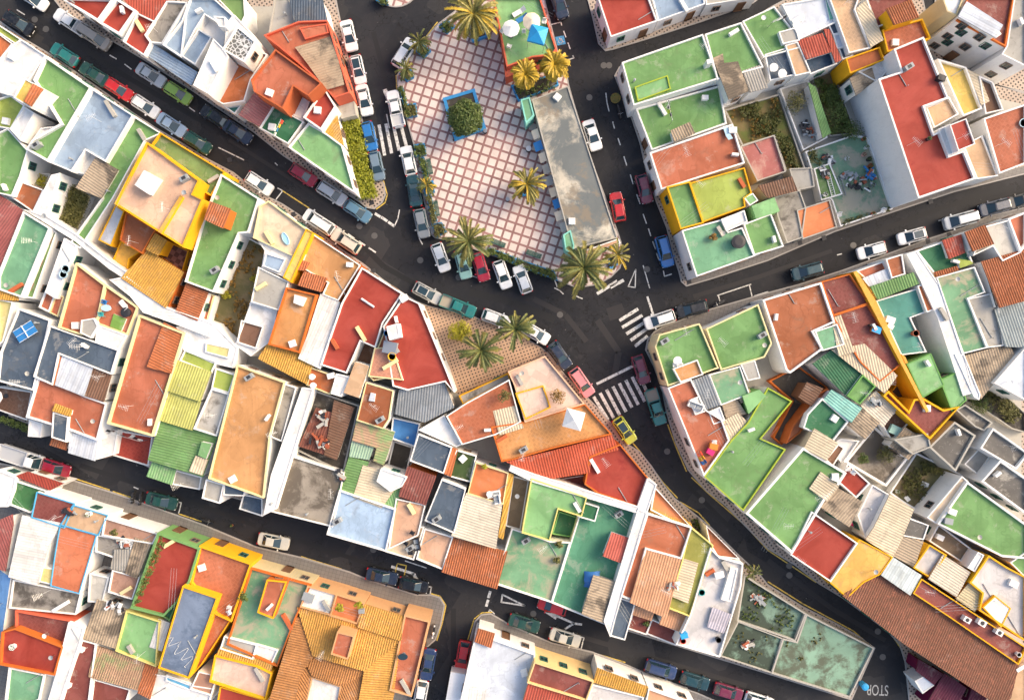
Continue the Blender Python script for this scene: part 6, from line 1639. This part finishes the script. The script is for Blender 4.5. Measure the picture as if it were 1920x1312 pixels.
        for i in range(n_ - 1):
            for j in range(n_ - 1): fs.append((i * n_ + j, (i + 1) * n_ + j, (i + 1) * n_ + j + 1, i * n_ + j + 1))
        mesh('cloth', vs, fs, m, root, smooth=True)
        if k == 'sunshade':
            for sx, sy in ((-1, -1), (1, -1), (1, 1), (-1, 1)): mb = MB(); mb.tube([(sx * A / 2 * .9, sy * A / 2 * .9, 0), (sx * A / 2 * .9, sy * A / 2 * .9, 1.3 + .45 * sx)], .03); mb.build('pole', METAL, root)
    elif k == 'line':
        e = P(float(t[3]), float(t[4]), z) - c; e.z = 0
        for q in (Vector(), e): mb = MB(); mb.tube([q, q + Vector((0, 0, 1.95))], .035); mb.build('post', METAL, root)
        mb = MB(); mb.tube([(0, 0, 1.9), (e.x / 2, e.y / 2, 1.84), (e.x, e.y, 1.9)], .018, 4); mb.build('wire', WHITE, root); cloths(root, Vector((0, 0, 0)), e, col, 1.85)
    elif k == 'rack':
        for s_ in (-1, 1):
            mb = MB(); mb.tube([(-A / 2, s_ * .3, 0), (-A / 2, 0, .95), (A / 2, 0, .95), (A / 2, s_ * .3, 0)], .025); mb.build('frame', METAL, root)
            cloths(root, Vector((-A / 2, s_ * .18, 0)), Vector((A / 2, s_ * .18, 0)), 'rainbow', .95)
    elif k == 'panel':
        mb.box((0, 0, .4), (A, B_, .8)); mb.build('housing', imat('grey'), root); mb = MB(); mb.add([(-A / 2, -B_ / 2 - .1, .85), (A / 2, -B_ / 2 - .1, .85), (A / 2, B_ / 2, 1.1), (-A / 2, B_ / 2, 1.1), (-A / 2, -B_ / 2 - .1, .8), (A / 2, -B_ / 2 - .1, .8), (A / 2, B_ / 2, 1.04), (-A / 2, B_ / 2, 1.04)], [(0, 1, 2, 3), (0, 4, 5, 1), (1, 5, 6, 2), (2, 6, 7, 3), (3, 7, 4, 0)]); mb.build('panel', plain('panel glass', (.22, .25, .3), .1), root)
    elif k == 'ladder':
        for s_ in (-1, 1): mb = MB(); mb.box((0, s_ * B_ / 2, .12), (A, .07, .08)); mb.build('rail', m, root)
        for i in range(int(A / .3)): mb = MB(); mb.box((-A / 2 + .2 + i * .3, 0, .12), (.04, B_, .04)); mb.build('rung', m, root)
    elif k == 'scrap':
        rr = random.Random(int(x * y)); cs = ['dark', 'grey', 'clay', col, col, 'white', 'c']
        for i in range(16):
            mb = MB(); mb.box((rr.uniform(-A / 2, A / 2), rr.uniform(-A * .25, A * .25), rr.uniform(.08, B_ * .6)), (rr.uniform(.25, 1.2), rr.uniform(.1, .45), rr.uniform(.06, .35)), rr.uniform(0, 3.1)); mb.build('board', imat(rr.choice(cs)), root)
    elif k == 'dishbig':
        mb.lathe([(.0, 0), (.25, .04), (.45, .16), (.46, .18), (.25, .07), (.02, .03)], (0, 0, 1.0), 16); mb.build('dish', WHITE, root); mb = MB(); mb.tube([(0, 0, 0), (0, 0, 1.0)], .04); mb.build('mast', METAL, root)
    elif k == 'bike':
        for sx in (-.42, .42): mb = MB(); mb.tube([(sx, -.03, .3), (sx, .03, .3)], .28, 14); mb.build('wheel', TYRE, root)
        mb = MB(); mb.tube([(-.42, 0, .3), (-.1, 0, .6), (.3, 0, .62), (.42, 0, .3)], .035); mb.tube([(.3, -.25, .85), (.3, .25, .85)], .03); mb.build('frame', imat('red'), root); mb = MB(); mb.box((-.15, 0, .72), (.24, .14, .06)); mb.build('saddle', BLACK, root)
    elif k == 'litterbin':
        r_ = A / 2; mb.lathe([(r_ * .8, 0), (r_, .1), (r_, .85), (r_ * .8, .9), (r_ * .7, .7)], n=14); mb.build('shell', m, root); mb = MB(); mb.lathe([(r_ * 1.05, .84), (r_ * 1.05, .9)], n=14); mb.build('rim', METAL, root)
    elif k == 'lamp':
        mb.lathe([(.16, 0), (.14, .3), (.07, .4), (.05, 4.2)], n=10); mb.build('pole', IRON, root); mb = MB(); mb.lathe([(.06, 4.2), (.26, 4.35), (.30, 4.6), (.12, 4.75)], n=12); mb.build('lantern', IRON, root)
    elif k == 'rope':
        e = P(float(t[3]), float(t[4]), z) - c; rr = random.Random(4); w = Vector((-e.y, e.x, 0)).normalized()
        if 'cable' in lab: pts = [e * (i / 26) * 1.3 - e * .15 + w * (.9 * math.sin(i * .9) + rr.uniform(-.5, .5)) * (.4 + .6 * (i % 9) / 9) + Vector((0, 0, .05)) for i in range(27)]; mb.tube(pts, .035, 5)
        else: mb.tube([Vector((0, 0, .15)), e * .5 + Vector((0, 0, .17)), e + Vector((0, 0, .15))], .14, 8)
        mb.build('coil', CHROME, root)
# aerials, dishes, vents and roof hatches belong to their houses
def fixture(house, kind, p, rr):
    root = ROOT[house]; l0 = p - root.location; rz = rr.uniform(0, 3.1); mb = MB()
    if kind == 'aerial':
        h = rr.uniform(1.6, 2.6); mb.tube([l0, l0 + Vector((0, 0, h))], .02, 5); d = Vector((math.cos(rz), math.sin(rz), 0)); s = Vector((-d.y, d.x, 0)); t = l0 + Vector((0, 0, h - .05)); mb.tube([t - d * .6, t + d * .6], .016, 4)
        for i in range(7): q = t + d * (-.65 + .2 * i); w = .42 - .03 * i; mb.tube([q - s * w, q + s * w], .010, 4)
        mb.build('aerial', CHROME, root)
    elif kind == 'satellite_dish':
        mb.lathe([(0, .02), (.16, .05), (.28, .12), (.30, .14), (.16, .08), (.02, .05)], l0 + Vector((0, 0, .7)), 14); o = mb.build('satellite_dish', imat(rr.choice(['grey', 'c', 'white'])), root); mb = MB(); mb.tube([l0, l0 + Vector((0, 0, .75))], .035, 6); mb.build('dish_arm', METAL, root)
    elif kind == 'vent_pipe':
        mb.lathe([(.09, 0), (.09, .7), (.16, .72), (.16, .82), (.05, .86)], l0, 10); mb.build('vent_pipe', imat('grey'), root)
    elif kind == 'roof_hatch':
        mb.box(l0 + Vector((0, 0, .18)), (.9, .9, .36), rz, taper=.92); mb.build('roof_hatch', imat('white'), root)
    elif kind == 'water_tank':
        mb.lathe([(.42, 0), (.45, .1), (.45, .85), (.38, .98), (.1, 1.02)], l0, 16); mb.build('water_tank', imat(rr.choice(['white', 'grey', 'white', 'dark'])), root)
    elif kind == 'acbox':
        mb.box(l0 + Vector((0, 0, .35)), (.85, .35, .6), rz); mb.build('air_conditioner', imat('white'), root)
    elif kind == 'bench_block':
        mb.box(l0 + Vector((0, 0, .22)), (rr.uniform(1.2, 2.4), .45, .44), R(31) if rr.random() < .5 else R(121)); mb.build('masonry_bench', wall_mat(rr.choice(['w', 'c', 'y3', 'o'])), root)
    elif kind == 'laundry_sink':
        mb.box(l0 + Vector((0, 0, .4)), (1.1, .6, .8), R(31)); mb.build('laundry_sink', imat('grey'), root); mb = MB(); mb.box(l0 + Vector((0, 0, .81)), (.5, .4, .03), R(31)); mb.build('basin', IRON, root)
    elif kind in ('pots', 'chairs'):
        d = Vector((math.cos(R(31)), math.sin(R(31)), 0)) * (1 if kind == 'pots' else -1); d = d if kind == 'pots' else Vector((-d.y, d.x, 0)); ln_ = rr.uniform(1.5, 3)
        mb.tube([l0 - d * ln_ / 2 + Vector((0, 0, .06)), l0 + d * ln_ / 2 + Vector((0, 0, .06)), l0 + d * ln_ / 2 + Vector((0, 0, .5))], .05, 6); mb.build('drain_pipe', imat('grey'), root)
    elif kind == 'wires':
        a = rz; d = Vector((math.cos(a), math.sin(a), 0)) * rr.uniform(2, 3.5); s = Vector((-d.y, d.x, 0)).normalized()
        for i in range(3): q = l0 + s * .35 * i + Vector((0, 0, 1.3)); mb.tube([q - d, q + d], .011, 4)
        mb.build('laundry_wires', METAL, root)
rr = random.Random(21)
for s_ in AERIALS.split('|'):
    x, y = [float(q) for q in s_.split()]; z, who = surface(x, y)
    if who is not None: fixture(who, 'aerial', P(x, y, z), rr)
for i, (lab, ss) in enumerate(HS):
    for s in ss:
        if s['sheet'] or s['code'][0] in 'vx' or s['z'] < 2.5: continue
        v = s['v']; ar = abs(sum(v[j - 1].x * v[j].y - v[j].x * v[j - 1].y for j in range(len(v)))) / 2
        if ar < 10: continue
        w = inset(v, .9)
        for _ in range(1 + int(ar > 35) + int(ar > 70)):
            j = rr.randrange(len(w)); q = w[j].lerp(w[(j + 1) % len(w)], rr.uniform(.1, .9))
            if not inside(q.x, q.y, v) or height_at(q.x, q.y) > s['z'] + .01: continue
            fixture(i, rr.choice(['satellite_dish', 'vent_pipe', 'roof_hatch', 'aerial', 'wires', 'acbox', 'pots', 'chairs', 'bench_block', 'laundry_sink', 'bench_block', 'wires']), Vector((q.x, q.y, s['z'])), rr)

# the kiosk's row of blinds facing the square
KI = next(i for i, h in enumerate(HS) if 'kiosk' in h[0] and 'mint ends' in h[0]); a_, b_ = P(1003, 240, 2.1), P(1062, 436, 2.1); dv = (b_ - a_); un = dv.normalized(); ou = Vector((un.y, -un.x, 0)); ou = ou if ou.dot(P(960, 330) - P(1030, 330)) > 0 else -ou
for i in range(9):
    c0 = a_ + dv * (i / 9 + .01); c1 = a_ + dv * ((i + .86) / 9); w_ = .55 + .2 * (i % 3 == 1); vs = [c0 - ou * .3, c1 - ou * .3, c1 + ou * w_ - Vector((0, 0, .4)), c0 + ou * w_ - Vector((0, 0, .4))]
    mb = MB(); mb.add([v - ROOT[KI].location for v in vs] + [v - ROOT[KI].location - Vector((0, 0, .05)) for v in vs], [(0, 1, 2, 3), (7, 6, 5, 4), (3, 2, 6, 7), (0, 3, 7, 4), (2, 1, 5, 6)]); mb.build('awning', imat(['cream', 'blue', 'cream', 'c', 'grey'][i % 5]), ROOT[KI])
